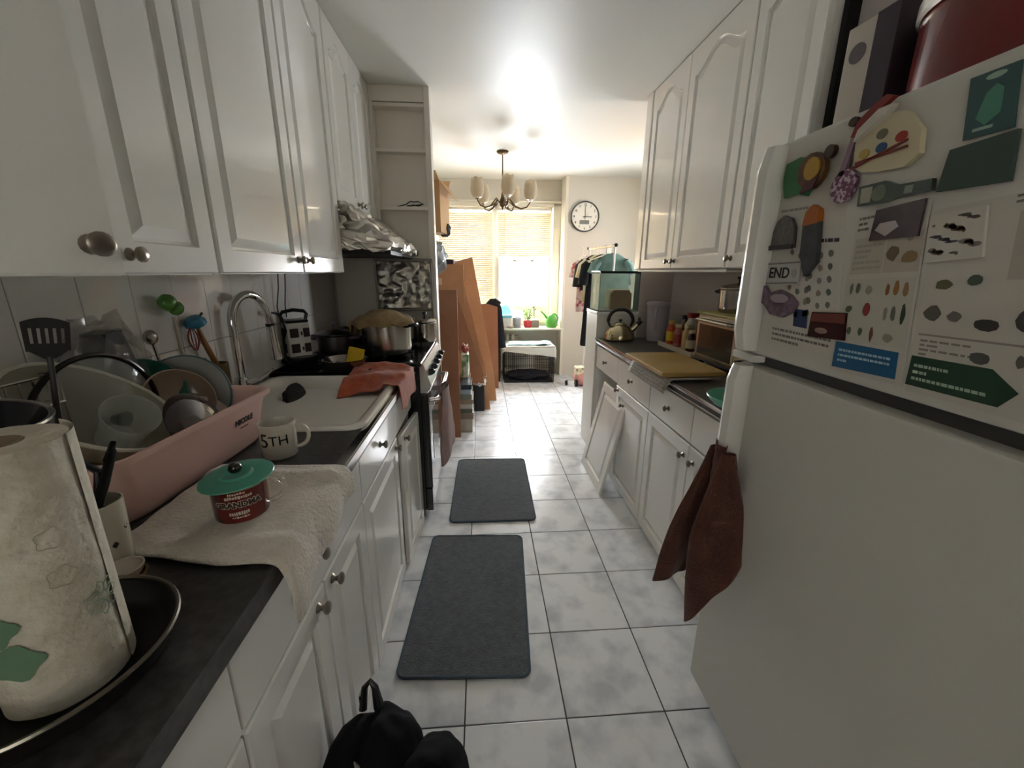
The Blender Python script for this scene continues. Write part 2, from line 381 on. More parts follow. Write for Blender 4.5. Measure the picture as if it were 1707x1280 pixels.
# --- right upper cabinets
RU = 1.06
def upper_right(y1, w, lab): return cabinet('wall_cabinet', lab, (RU+.019, y1, 1.40), RF, w, .33, 1.038)
v1 = upper_right(2.80, 1.0, 'white wall cabinet pair with arched doors above the kettle')
door(v1, .02, 0, .455, 1.038, .425, .04, arch=.07); door(v1, .475, 0, .525, 1.038, .04, .04, arch=.07)
obj('filler', G().box(-.09, .0, -.02, .3, 0, 1.038, .004), WHITE, v1)
v2 = upper_right(1.795, .375, 'white wall cabinet beside the refrigerator top')
door(v2, 0, 0, .375, 1.038, .04, .04, arch=.07)
lp = G().box(1.0, 1.40, 0, .012, 0, .01)
struct('trim_7', G().box(1.075, 1.40, 1.80, 2.86, 1.383, 1.398, .004), WHITE, label='light rail under the right wall cabinets')
struct('gap_shade_strip', G().box(1.10, 1.17, 1.395, 1.415, 1.40, 2.44), GAP_SHADE, label='black strip standing in for the dark gap beside the near right wall cabinet')  # flat strip, the shade of the gap is put into its black colour
struct('wall_pier_right', G().box(1.135, 1.41, 1.10, 1.39, .93, 2.44), WALLG, label='grey wall pier behind the refrigerator')
# ================================================================ worktops
def slab(g, x0, x1, y0, y1, z0, z1, hole=None, b=.006):
    if not hole: return g.box(x0, x1, y0, y1, z0, z1, b)
    a0, a1, b0, b1 = hole
    g.box(x0, x1, y0, b0, z0, z1, 0); g.box(x0, x1, b1, y1, z0, z1, 0); g.box(x0, a0, b0, b1, z0, z1, 0); g.box(a1, x1, b0, b1, z0, z1, 0); return g
wt = obj('worktop', slab(G(), LX+.01, -.345, -.15, 2.095, .872, .91, (-.905, -.395, 1.235, 1.835)), COUNTER, label='charcoal laminate worktop of the left counter', cat='worktop', smooth=None)
obj('edge_trim', G().box(-.346, -.340, .95, 2.095, .885, .911, .002).box(-.372, -.346, .95, 2.095, .9095, .9118, .001), mat('polished_edge', '#b8b4b4', .14, 1), wt, label='polished metal edge strip')
wt2 = obj('worktop', slab(G(), .848, RX, 1.08, 2.995, .872, .91), COUNTER, label='charcoal laminate worktop of the right counter', cat='worktop', smooth=None)
obj('edge_trim', G().box(.843, .849, 1.08, 2.995, .896, .911, .002).box(.843, .849, 1.08, 2.995, .874, .879, .001), mat('polished_edge'), wt2, label='polished metal edge strip')
# pony cabinet at the far end of the right counter
pc = thing('half_wall_cabinet', 'white waist high cabinet carrying the glass tank', 'cabinet', (.85, 3.0, 0))
obj('body', G().box(0, .31, .0, .30, 0, 1.075, .004), CARC, pc)
obj('top', G().box(-.004, .314, -.003, .304, 1.075, 1.10, .004), WHITE, pc)
# ================================================================ open shelf at the end of the left run
sh = thing('open_shelf', 'narrow built in open shelf unit beside the range hood', 'shelf', (-.64, 2.85, 0))
SHW = mat('shelf_paint', '#d8d1c4', .45, bump=.03, bscale=15)
obj('back_panel', G().box(-.33, .34, .070, .082, .92, 2.44), SHW, sh)
obj('stile', G().box(.310, .345, 0, .085, .0, 2.44, .003), SHW, sh)
obj('stile', G().box(-.012, .008, 0, .085, 1.455, 2.44, .003), SHW, sh)
obj('top_rail', G().box(.008, .31, 0, .03, 2.355, 2.44, .003), SHW, sh)
for z in (1.455, 1.755, 2.085, 2.33): obj('shelf_board', G().box(.008, .31, .002, .085, z, z+.02, .002), SHW, sh)
gl = thing('eyeglasses', 'dark folded eyeglasses lying on the open shelf', 'eyeglasses', (-.42, 2.875, 1.776))
obj('frame', G().tube([(-.05, -.01, .012), (-.02, -.015, .03), (.0, -.01, .028), (.03, -.012, .03), (.06, -.012, .014), (.03, -.01, .004), (0, -.01, .01), (-.03, -.012, .004)], .0035, 6, closed=True), BLACKP, gl)
obj('temple', G().tube([(.058, -.01, .018), (.05, .03, .02), (-.05, .028, .006)], .003, 6), BLACKP, gl)
obj('temple', G().tube([(-.05, -.01, .012), (-.10, .02, .006), (-.12, .03, .003)], .003, 6), BLACKP, gl)
# ================================================================ refrigerator
FW = mat('fridge_enamel', '#c9c6bd', .36, bump=.02, bscale=90)
FRX, FY0, FY1 = .70, .30, 1.065
fr = thing('refrigerator', 'white top freezer refrigerator covered with magnets and flyers', 'refrigerator', (FRX, FY0, 0))
LN = FY1-FY0
obj('body', G().box(.075, .69, .006, LN-.006, .03, 1.655, .01), FW, fr)
gf = [obj('freezer_door', G().box(0, .07, 0, LN, 1.178, 1.672, .012), FW, fr), obj('fridge_door', G().box(0, .07, 0, LN, .05, 1.148, .012), FW, fr)]
obj('gasket', G().box(.04, .08, .01, LN-.01, .06, 1.65), mat('grey_gasket', '#4a4845', .8), fr)
obj('toe_grille', G().box(.04, .09, .02, LN-.02, .0, .048), mat('grey_gasket'), fr)
def handle(parent, z0, z1, cap):
    g = G(); y = LN-.055
    n = 18; pts = []
    prof = [(-.0, -.022), (-.02, -.026), (-.042, -.018), (-.05, 0), (-.044, .016), (-.022, .026), (0, .024)]
    for k in range(n+1):
        t = k/n; z = z0+(z1-z0)*t; e = min(t, 1-t)*n/2; s = min(1, .72+.28*e)
        pts += [(a*s-.0005, y+b*(.85+.15*s), z) for a, b in prof]
    m = len(prof)
    g._add(pts, [(k*m+i, k*m+i+1, (k+1)*m+i+1, (k+1)*m+i) for k in range(n) for i in range(m-1)]+[tuple(range(m)), tuple(n*m+i for i in range(m))])
    return obj('handle', g, mat('fridge_handle', '#dad7cf', .22, coat=.3), parent)
handle(gf[0], 1.19, 1.66, 1); handle(gf[1], .80, 1.15, -1)
obj('hinge_badge', G().box(-.012, .02, LN-.09, LN+.004, 1.160, 1.180, .004), mat('fridge_handle'), fr)
# ================================================================ sink and faucet
ENAM = mat('white_enamel', '#ebe8df', .14, coat=.5)
sk = thing('kitchen_sink', 'deep white enamel sink set into the left worktop', 'sink', (-.65, 1.535, .91))
def rl(w, h, r, z): return [(x, y, z) for x, y in rrect(w, h, r, 6)]
loops = [rl(.575, .665, .055, .001), rl(.577, .667, .056, .007), rl(.565, .655, .05, .013), rl(.53, .62, .045, .013), rl(.50, .59, .045, .006), rl(.485, .575, .05, -.02), rl(.46, .55, .06, -.17), rl(.40, .49, .06, -.19), rl(.06, .06, .029, -.196)]
g = G(); n = len(loops[0])
for k, l in enumerate(loops): g.v += l
g.f = [(k*n+i, k*n+(i+1) % n, (k+1)*n+(i+1) % n, (k+1)*n+i) for k in range(len(loops)-1) for i in range(n)]; g.m = [0]*len(g.f)
obj('basin', g, ENAM, sk, smooth=60)
obj('drain', G().lathe([(0, -.193), (.03, -.193), (.036, -.19), (.036, -.197)], 20), CHROME, sk)
fc = thing('faucet', 'tall chrome gooseneck kitchen faucet behind the sink', 'faucet', (-.945, 1.64, .923))
obj('base', G().lathe([(0, .05), (.022, .05), (.026, .04), (.028, .006), (.034, 0), (0, 0)], 20), CHROME, fc)
p = [(0, 0, .04), (0, 0, .24)]
for i in range(13):
    a = pi-pi*i/12; q_ = (1+cos(a))/2; p.append((.045*q_, .185*q_, .26+.105*sin(a)))
p += [(.047, .188, .22)]
obj('neck', G().tube(p, .0155, 12), CHROME, fc)
obj('spray_head', G().cyl((.047, .188, .235), (.05, .196, .085), .019, .028, 16), CHROME, fc)
obj('hose_ring', G().cyl((.047, .187, .24), (.047, .188, .225), .019, .019, 14), mat('dark_ring', '#3a3836', .3, .8), fc)
obj('lever', G().tube([(.02, .0, .035), (.06, .02, .04), (.11, .03, .075)], [.012, .009, .006], 10), CHROME, fc)
# sink things
sb = thing('scrub_brush', 'black oval scrub brush leaning inside the sink', 'brush', (-.775, 1.70, .872), rot=(RD(25), RD(50), RD(30))); sb.scale = (1.25, 1.25, 1.25)
obj('back', G().blob((0, 0, 0), (.04, .075, .018), .05, 3), mat('black_rubber', '#17160f', .7, bump=.3, bscale=60), sb)
obj('bristles', G().blob((0, 0, -.014), (.036, .07, .014), .25, 14), mat('brush_bristle', '#2a2820', .9, bump=1, bscale=200), sb)
# red cloth over sink corner
CLR = mat('orange_red_cloth', '#b9592f', .9, col2='#9c4326', nscale=30, bump=.4, bscale=160, sheen=.3)
def fcl(u, v):
    x = -.60+.30*u; y = 2.02-.36*v+.03*sin(5*u); z = .936+.012*noise.noise(Vector((u*5, v*6, 3)))+.008*sin(v*9+u*4)
    if v > .68 and u < .62: z -= (v-.68)*.22*(1-u/.8); 
    if x > -.335: z -= (x+.335)*3.2; x = -.335+(x+.335)*.25; y -= .05*(u-.8)
    return (x, y, z)
obj('dish_cloth', G().grid(fcl, 36, 30), CLR, label='crumpled orange red dish cloth over the sink corner', cat='cloth', solid=.005, sub=1)
# ================================================================ stove
sv = thing('gas_stove', 'black stove with silver control panel and oven door', 'stove', (-.65, 2.11, 0))
W_, D0, D1 = .735, -.33, .37      # local x along depth: front at +.37 -> world x -.28
SIDE = mat('black_side_enamel', '#0b0b0d', .25, coat=.3)
obj('body', G().box(D0, .325, 0.0, W_, .06, .90, .004), SIDE, sv)
obj('cooktop', G().box(D0, .335, -.004, W_+.002, .90, .925, .006), BLACKM, sv)
for x in (-.16, .14):
    for y in (.18, .55):
        o = obj('grate', G().tube(arc((x, y, .944), .095, 0, 2*pi, 24, 'xy')[:-1], .006, 6, closed=True).tube([(x-.13, y, .944), (x+.13, y, .944)], .006, 6).tube([(x, y-.15, .944), (x, y+.15, .944)], .006, 6)
            .cyl((x-.12, y, .925), (x-.12, y, .945), .006).cyl((x+.12, y, .925), (x+.12, y, .945), .006).cyl((x, y-.14, .925), (x, y-.14, .945), .006).cyl((x, y+.14, .925), (x, y+.14, .945), .006), mat('cast_iron', '#121211', .6), sv)
        obj('burner_cap', G().lathe([(0, .938), (.03, .938), (.036, .932), (.036, .925)], 18, (x, y, 0)), mat('cast_iron'), o)
pan_ = [(.325, .76), (.372, .775), (.382, .80), (.345, .915), (.325, .92)]
obj('control_panel', G().prism([(a, b) for a, b in pan_], 0.0, W_, ax='y'), mat('silver_panel', '#cfcac4', .2, .9), sv, smooth=None)
for k in range(5):
    y = .10+k*.135; 
    g = G().lathe([(0, .024), (.013, .024), (.016, .021), (.018, .006), (.020, 0)], 16); g.box(-.004, .004, -.016, .016, .02, .03, .002)
    obj('burner_knob', g, [mat('knob_black', '#1b1a19', .3)], sv, (.368, y, .85), rot=(0, RD(72), 0))
dr = obj('oven_door', G().box(.325, .365, .004, W_-.004, .20, .755, .006), BLACKM, sv)
obj('window', G().box(.364, .367, .12, W_-.12, .33, .62), mat('oven_glass', '#050506', .03, coat=1), dr)
obj('handle', G().tube([(.36, .06, .70), (.405, .065, .705), (.41, .10, .705), (.41, W_-.10, .705), (.405, W_-.065, .705), (.36, W_-.06, .70)], .012, 10), mat('silver_panel'), dr)
obj('storage_drawer', G().box(.325, .362, .004, W_-.004, .055, .195, .005), BLACKM, sv)
for y in (.04, W_-.04): obj('foot', G().cyl((.29, y, 0), (.29, y, .06), .02), BLACKP, sv)
# oven towel
PT = mat('dusty_pink_towel', '#a98680', .95, col2='#8d6d68', nscale=14, bump=.5, bscale=180, sheen=.4, stretch=(1, 6, 1))
def ftw(u, v):
    y = 2.23+.25*u*(1-.45*(1-v)**2); s = v*2-1
    fold = .014*sin(u*19)*(0.3+v)
    if v < .5: return (-.268+fold*.3, y+.01, .715-(.5-v)*1.0*.62)
    return (-.215+.01*sin(u*8)+fold, y+.03*sin(v*3), .725-(v-.5)*1.28)
def ftw2(u, v):
    t = v*1.25-.25
    y = 2.20+.06*(1-min(1, max(0, t)*2)) + (.26-.12*(1-min(1, max(0, t)*2)))*u
    fold = .017*sin(u*17+t*2)*(0.25+max(0, t))
    if t < 0: return (-.248-.025*sin(-t*6.2), y, .722+.35*t)
    return (-.222+.02*t+fold, y+.02*sin(t*4)*u, .722-.50*t)
OT = True
# ================================================================ hood, foil
FOIL = mat('aluminium_foil', '#d6d0c6', .36, 1, bump=.5, bscale=16)
hd = thing('range_hood', 'range hood wrapped in crumpled aluminium foil', 'range hood', (-.99, 2.10, 1.47))
def crumple(g, a, f, seed=0):
    out = []
    for v in g.v:
        p = Vector(v); q = p*f+Vector((seed, seed*2, 0)); out.append(tuple(p+a*Vector((noise.noise(q), noise.noise(q+Vector((9, 3, 1))), noise.noise(q+Vector((2, 8, 5)))))))
    g.v = out; return g
prof = [(.0, .02), (.34, .015), (.52, .005), (.575, .012), (.582, .035), (.545, .075), (.47, .125), (.355, .215), (.0, .215)]
def subdiv_prism(prof, y0, y1, n, dens=.03):
    P = []
    for i in range(len(prof)):
        a = Vector(prof[i]); b = Vector(prof[(i+1) % len(prof)]); k = max(1, int((b-a).length/dens))
        for j in range(k): P.append(a+(b-a)*j/k)
    m = len(P); g = G(); c = sum(P, Vector((0, 0)))/m
    for k in range(n+1):
        y = y0+(y1-y0)*k/n; g.v += [(p.x, y, p.y) for p in P]
    g.f = [(k*m+i, k*m+(i+1) % m, (k+1)*m+(i+1) % m, (k+1)*m+i) for k in range(n) for i in range(m)]
    for side, y in ((0, y0), (n, y1)):
        rings = 5; base = len(g.v); prev = [side*m+i for i in range(m)]
        for r in range(1, rings+1):
            s = 1-r/(rings+.3); st = len(g.v); g.v += [(c.x+(p.x-c.x)*s, y, c.y+(p.y-c.y)*s) for p in P]; cur = [st+i for i in range(m)]
            g.f += [(prev[i], prev[(i+1) % m], cur[(i+1) % m], cur[i]) for i in range(m)]; prev = cur
        g.f.append(tuple(prev))
    g.m = [0]*len(g.f); return g
g = crumple(crumple(subdiv_prism(prof, 0.0, .75, 34, .016), .024, 13), .013, 38)
obj('foil_cover', g, FOIL, hd, smooth=12)
obj('grease_filter', G().box(.1, .55, .06, .69, -.012, .01, .004), mat('dark_filter', '#1f1d1b', .6), hd)
obj('switch', G().box(.565, .59, .66, .71, .005, .03, .004), BLACKP, hd)
fp = thing('foil_panel', 'foil covered splash panel standing behind the stove', 'panel', (-.675, 2.835, .94))
g = G().grid(lambda u, v: (u*.345, -.006+.016*noise.noise(Vector((u*7, v*7, 1)))+.008*noise.noise(Vector((u*12, v*10, 4)))-.012*abs(sin(4*(u-v)+2*noise.noise(Vector((u*3, v*3, 0))))), .20+v*.30), 44, 40)
obj('foil_sheet', g, FOIL, fp, smooth=12, solid=.002)
obj('frame', G().box(-.012, .0, -.02, .01, .0, .52, .003).box(.345, .357, -.02, .01, .0, .52, .003).box(-.012, .357, -.02, .01, .50, .52, .003).box(-.012, .357, -.02, .01, .185, .20, .003), mat('grey_metal', '#7d766d', .4, .7), fp)
# ================================================================ pots on the stove and tray area
def pot(name, lab, loc, r, h, m=STEEL, lid=True, handles=True, hm=BLACKP, rz=0, wall=.003):
    t = thing(name, lab, 'pot', loc, rz)
    obj('body', G().lathe([(0, 0), (r*.92, 0), (r*.99, .012), (r, .03), (r, h-.006), (r+.006, h), (r-wall, h), (r-wall, .03), (r*.9, .006), (0, .006)], 36), m, t)
    if handles:
        for s in (-1, 1): obj('handle', G().tube([(s*(r-.002), -.035, h*.82), (s*(r+.03), -.035, h*.86), (s*(r+.04), -.02, h*.87), (s*(r+.04), .02, h*.87), (s*(r+.03), .035, h*.86), (s*(r-.002), .035, h*.82)], .008, 8), hm, t)
    if lid:
        l = obj('lid', G().lathe([(r+.003, h+.001), (r+.003, h+.006), (r*.8, h+.018), (r*.3, h+.028), (0, h+.03)], 32), m, t)
        obj('lid_knob', G().lathe([(0, h+.062), (.014, h+.06), (.016, h+.052), (.007, h+.045), (.007, h+.028)], 14), hm, l)
    return t
pot('stock_pot', 'large stainless stock pot on the stove under a tan cloth', (-.52, 2.30, .951), .130, .175, lid=False, rz=RD(-15))
TAN = mat('tan_cloth', '#a58d66', .9, col2='#8d7752', nscale=10, bump=.3, bscale=120)
def fto(u, v):
    a, b = u*2-1, v*2-1; d = math.hypot(a, b); x = a*.20; y = b*.19
    z = .03*noise.noise(Vector((a*2.2, b*2.2, 5)))+.012*noise.noise(Vector((a*6, b*6, 1)))
    r = math.hypot(x, y)
    if r > .132: z -= min(.028+(.075 if (a < -.55 and abs(b) < .5) else 0), (r-.132)*1.5); k = (.14+(r-.132)*.15)/r; x *= k; y *= k
    else: z += .04*(1-r/.132)
    if a < -.2 and b < 0: z -= .01; x -= .02
    return (x-.02*(1 if a < 0 else 0), y, z)
obj('pot_cloth', G().grid(fto, 34, 34), TAN, loc=(-.52, 2.30, 1.140), rot=(0, 0, -.2), label='tan cloth draped over the large stock pot', cat='cloth', solid=.004, sub=1)
pot('small_steel_pot', 'small stainless pot at the back of the stove by the foil panel', (-.36, 2.66, .951), .075, .12, handles=False)
pot('saucepan', 'dark saucepan with steel lid beside the power strip tower', (-.79, 2.27, .951), .088, .10, mat('grey_steel', '#5b5856', .3, .9), hm=mat('purple_grip', '#5c4a63', .4))
pot('black_pan', 'black casserole at the back of the stove', (-.72, 2.62, .951), .10, .10, BLACKM, lid=False)
# dark mirror-like tray between sink and stove
ty = thing('baking_tray', 'dark shiny tray lying between the sink and the stove', 'tray', (-.74, 1.965, .911))
obj('tray', G().box(-.22, .21, -.075, .10, 0, .006, .002).box(-.22, .21, -.08, -.07, 0, .022, .002).box(-.22, .21, .095, .105, 0, .022, .002).box(-.225, -.215, -.08, .105, 0, .022, .002).box(.205, .215, -.08, .105, 0, .022, .002), mat('dark_tray', '#0f0e10', .12, .6), ty)
gb = thing('glass_bowl', 'shallow glass bowl on the dark tray holding a yellow sponge', 'bowl', (-.655, 1.99, .918))
CLEAR = mat('clear_glass', '#cfd6d0', .05, alpha=.22, spec=.8)
obj('bowl', G().lathe([(0, 0), (.05, 0), (.085, .03), (.10, .055), (.103, .056), (.098, .058), (.08, .034), (.047, .006), (0, .005)], 32), mat('smoky_steel', '#8a827c', .18, .9), gb)
sp = obj('sponge', G().box(-.037, .037, -.012, .012, 0, .095, .004), mat('yellow_sponge', '#d9b62c', .95, bump=.8, bscale=150), loc=(-.62, 1.985, .932), rot=(RD(-20), RD(16), RD(15)), label='yellow sponge standing in the glass bowl', cat='sponge')
# power tower
pw = thing('power_strip_tower', 'white and black power strip tower with carry handle', 'power strip', (-.925, 2.12, .935), rz=RD(42))
obj('base', G().lathe([(0, 0), (.085, 0), (.09, .012), (.086, .03), (.05, .036), (0, .036)], 28), BLACKP, pw)
g = G().box(-.055, .055, -.05, .05, .03, .20, .012)
obj('body', g, mat('white_plastic', '#dad8d2', .35), pw)
obj('cap', G().box(-.052, .052, -.048, .048, .198, .212, .008), BLACKP, pw)
for z in (.075, .15):
    for x in (-.024, .034):
        obj('socket', G().box(x-.02+.004*(x > 0), x+.02-.006*(x > 0), -.053, -.048, z-.022, z+.022, .002), mat('socket_black', '#2a2826', .5), pw)
    obj('socket', G().box(-.0545, -.058, -.02, .02, z-.022, z+.022, .002), mat('socket_black'), pw)
    obj('switch', G().box(.006, .014, -.054, -.049, z-.012, z+.006, .002), mat('socket_black'), pw)
obj('handle', G().tube([(-.05, 0, .20), (-.062, 0, .235), (-.05, 0, .25), (0, 0, .258), (.05, 0, .25), (.062, 0, .235), (.05, 0, .20)], .009, 8), BLACKP, pw)
obj('extension_lead', G().tube([(-.955, 1.93, 1.20), (-.94, 1.98, 1.19), (-.935, 2.02, 1.16), (-.93, 2.03, 1.10), (-.95, 2.04, 1.06), (-.955, 2.05, 1.0), (-.95, 2.03, .96), (-.93, 2.03, .945)], .005, 8).tube([(-.955, 1.925, 1.20), (-.955, 1.95, 1.202)], .009, 8), BLACKP, label='black cord plugged in behind the faucet', cat='cord')
for k, (y, lab) in enumerate(((2.03, 'thin dark cord hanging left under the wall cabinet'), (2.10, 'thin dark cord hanging right under the wall cabinet'))):
    obj('hanging_cord', G().tube([(-.93, y, 1.372), (-.935, y-.005, 1.30), (-.94, y-.03+.01*k, 1.22), (-.945, y-.01, 1.16)], .0025, 6), BLACKP, label=lab, cat='cord')
# ================================================================ pink basin and the dishes
PINK = mat('pink_plastic', '#e3bcb0', .35, spec=.4)
pb = thing('dish_basin', 'pink plastic dish basin with black lettering full of dishes', 'basin', (-.80, .955, .912), rz=RD(-3))
def taper_box(loops):
    g = G(); n = len(loops[0])
    for l in loops: g.v += l
    g.f = [(k*n+i, k*n+(i+1) % n, (k+1)*n+(i+1) % n, (k+1)*n+i) for k in range(len(loops)-1) for i in range(n)]
    g.f += [tuple(range(n))[::-1], tuple((len(loops)-1)*n+i for i in range(n))]; g.m = [0]*len(g.f); return g
g = taper_box([rl(.29, .44, .05, 0), rl(.30, .46, .05, .006), rl(.335, .51, .045, .128), rl(.36, .535, .05, .130), rl(.362, .537, .05, .142), rl(.352, .527, .05, .144), rl(.335, .51, .045, .140), rl(.325, .50, .045, .130), rl(.29, .45, .045, .012), rl(.2, .3, .04, .008)])
obj('tub', g, PINK, pb, smooth=50)
def place_text(name, g, m, parent, M): g.xf(M); return obj(name, g, m, parent, smooth=None)
INK = mat('black_ink', '#161412', .5)
mt = Matrix.Translation((.1625, .13, .085)) @ Matrix.Rotation(RD(7), 4, 'Y') @ Matrix(((0, 0, 1, 0), (1, 0, 0, 0), (0, 1, 0, 0), (0, 0, 0, 1)))
place_text('lettering', text_g('NICOLE', .021, bold=.0006), INK, pb, mt)
place_text('fine_print', G().box(-.018, -.004, -.0012, .0012, 0, .0004).box(-.002, .016, -.0012, .0012, 0, .0004), INK, pb, mt @ Matrix.Translation((0, -.017, 0)))
DZ = .925
# glass lid standing, big clear bowl, plates
def lobe(p0, p1, wd, wmax, tk, seed, tip, wtop=.018, taper=0):
    p0, p1, wd = Vector(p0), Vector(p1), Vector(wd).normalized(); nd = wd.cross(Vector((0, 0, 1))).normalized()
    def fn(u, v):
        a = u*2*pi; w = wtop+(wmax-wtop)*(sin(min(1, v*1.15)*pi/2)**1.1)*(1-taper*max(0, v-.55)/.45); c = cos(a)
        p = p0.lerp(p1, v)+Vector((0, 0, -.05*v*(1-v)))
        fold = .0045*sin(c*5+seed+v*3)*v+.004*noise.noise(Vector((c*3, v*4, seed)))
        q = p+wd*w*c+nd*(tk*(.6+.4*v)*sin(a)*(1 if abs(c) < .98 else .5)+fold)
        if v > .6: q.z += tip*c*(v-.6)/.4-.02*abs(c)*(v-.6)
        return q[:]
    return G().grid(fn, 40, 30)
ot = thing('oven_towel', 'dusty pink towel hanging on the oven handle', 'towel', (-.245, 2.33, .74))
obj('front_fall', lobe((.03, -.02, .0), (.035, .0, -.40), (.12, 1, 0), .17, .024, 1, .03, .08), PT, ot, sub=1)
obj('over_fold', lobe((-.02, -.02, -.05), (.028, -.02, .02), (.1, 1, 0), .085, .014, 3, 0, .07), PT, ot, sub=1)
ldg = thing('glass_cover', 'glass pot lid with dark steel rim standing at the back of the basin', 'lid', (-.865, .95, 1.052), rz=RD(84))
obj('rim', G().tube(arc((0, 0, 0), .145, 0, 2*pi, 48, 'xz')[:-1], .006, 8, closed=True), mat('dark_steel', '#35322f', .25, .8), ldg)
g = G().lathe([(.142, 0), (.10, .018), (.05, .028), (0, .03)], 36); g.xf(Matrix.Rotation(pi/2, 4, 'X')); obj('glass', g, CLEAR, ldg)
obj('lid_knob', G().cyl((0, -.03, 0), (0, -.055, 0), .012, .018), BLACKP, ldg)
def bowl_g(r, h, t=.003, foot=.5):
    P = [(0, 0), (r*foot, 0), (r*.8, h*.35), (r*.95, h*.75), (r, h), (r-t, h), (r*.95-t, h*.75), (r*.8-t, h*.35+t*.6), (r*foot-t, t), (0, t)]
    return G().lathe(P, 36)
def dish(name, lab, cat, g, m, loc, rot, part='dish', extra=None):
    t = thing(name, lab, cat, loc, rot=rot); obj(part, g, m, t, smooth=50)
    if extra: obj(*extra, t)
    return t
FROST = mat('cloudy_plastic', '#b9b59f', .25, alpha=.55, spec=.5)
dish('mixing_bowl', 'large cloudy plastic bowl tilted in the near half of the basin', 'bowl', bowl_g(.145, .095), FROST, (-.86, .87, 1.03), (RD(-6), RD(38), 0), 'bowl', ('rim', G().tube(arc((0, 0, .095), .145, 0, 2*pi, 40, 'xy')[:-1], .004, 6, closed=True), mat('frost_rim', '#c9c4b2', .3)))
dish('glass_cup', 'clear glass cup lying inside the large cloudy bowl', 'glass', G().lathe([(0, 0), (.035, 0), (.05, .09), (.047, .09), (.032, .006), (0, .005)], 28), CLEAR, (-.775, .87, 1.035), (RD(15), RD(45), 0), 'glass')
dish('beige_bowl', 'beige ceramic bowl leaning in the far half of the basin', 'bowl', bowl_g(.082, .05), mat('beige_ceramic', '#9d8876', .25, coat=.4), (-.83, 1.12, 1.03), (RD(25), RD(55), 0))
dish('green_bowl', 'dark green bowl behind the beige bowl', 'bowl', bowl_g(.085, .05), mat('green_ceramic', '#2f6a5d', .2, coat=.5), (-.89, 1.10, 1.06), (RD(20), RD(52), 0))
dish('rimmed_plate', 'grey plate with blue rim standing at the far end of the basin', 'plate', G().lathe([(0, 0), (.06, 0), (.07, .004), (.115, .016), (.118, .019), (.113, .019), (.07, .008), (0, .005)], 40), mat('grey_ceramic', '#a5a6a0', .2, coat=.4), (-.84, 1.19, 1.03), (RD(70), RD(28), 0), 'plate',
     ('rim_band', G().lathe([(.104, .0155), (.118, .0205), (.119, .0175), (.104, .013)], 40), mat('blue_band', '#5b7a84', .3)))
dish('lacquer_lid', 'dark red brown oval lid resting on the front rim of the basin', 'lid', G().lathe([(0, .018), (.05, .016), (.075, .006), (.08, 0), (.076, 0), (.048, .011), (0, .013)], 32), mat('dark_lacquer', '#2a120d', .12, coat=.8), (-.70, 1.0, 1.02), (RD(10), RD(62), RD(8)))
dish('tan_saucer', 'pale saucer tucked behind the dark red lid', 'plate', G().lathe([(0, 0), (.04, 0), (.07, .012), (.067, .014), (.04, .004), (0, .004)], 28), mat('pale_ceramic', '#c9beb0', .25), (-.76, 1.12, .985), (RD(15), RD(48), 0))
# spatula in the pan at the left
SPT = mat('grey_nylon', '#2e2c29', .5)
st = thing('slotted_spatula', 'dark nylon slotted spatula standing upright', 'spatula', (-.80, .80, 1.155), rot=(RD(0), RD(6), RD(52))); st.scale = (.70, .70, .70)
g = G(); xs = [-.040, -.030, -.024, -.0165, -.0105, -.003, .003, .0105, .0165, .024, .030, .040]
def spx(x, z): return x*(1+.10*(z-.11)/.08)
for k in range(0, 11):
    a, b = xs[k], xs[k+1]
    slot = k % 2 == 1
    for z0, z1 in (((.115, .135), (.175, .19)) if slot else ((.115, .19),)):
        zt = lambda x: z1+(.012*(1-(x/.04)**2) if z1 > .185 else 0)
        g._add([(spx(a, z0), -.002, z0), (spx(b, z0), -.002, z0), (spx(b, z1), -.002, zt(b)), (spx(a, z1), -.002, zt(a)), (spx(a, z0), .002, z0), (spx(b, z0), .002, z0), (spx(b, z1), .002, zt(b)), (spx(a, z1), .002, zt(a))],
               [(0, 1, 2, 3), (7, 6, 5, 4), (0, 4, 5, 1), (3, 2, 6, 7), (0, 3, 7, 4), (1, 5, 6, 2)])
g._add([(-.036, -.002, .116), (.036, -.002, .116), (.01, -.003, .095), (-.01, -.003, .095), (-.036, .002, .116), (.036, .002, .116), (.01, .003, .095), (-.01, .003, .095)], [(0, 3, 2, 1), (4, 5, 6, 7), (0, 1, 5, 4), (3, 7, 6, 2), (0, 4, 7, 3), (1, 2, 6, 5)])
obj('blade', g, SPT, st, smooth=None)
obj('handle', G().tube([(0, 0, .10), (0, -.002, .05), (0, 0, -.10)], [.007, .006, .008], 8), SPT, st)
# dark pan on rack at the far left
pn = thing('dark_wok', 'dark blue black pan at the left edge behind the paper towels', 'pan', (-.775, .60, 1.092), rot=(0, RD(6), 0))
obj('bowl', G().lathe([(0, 0), (.06, 0), (.095, .035), (.11, .075), (.114, .078), (.106, .077), (.09, .037), (.057, .005), (0, .005)], 36), mat('blue_black_enamel', '#15171f', .22, coat=.5), pn)
obj('rim', G().tube(arc((0, 0, .077), .111, 0, 2*pi, 40, 'xy')[:-1], .003, 6, closed=True), STEEL, pn)
jb = thing('storage_box', 'grey plastic storage box under the dark pan', 'box', (-.85, .60, .911))
obj('box', G().box(-.12, .13, -.17, .11, 0, .180, .01), mat('grey_box', '#6e6c66', .4), jb)
obj('lid', G().box(-.122, .132, -.172, .112, .168, .181, .005), mat('grey_lid', '#8a8880', .4), jb)
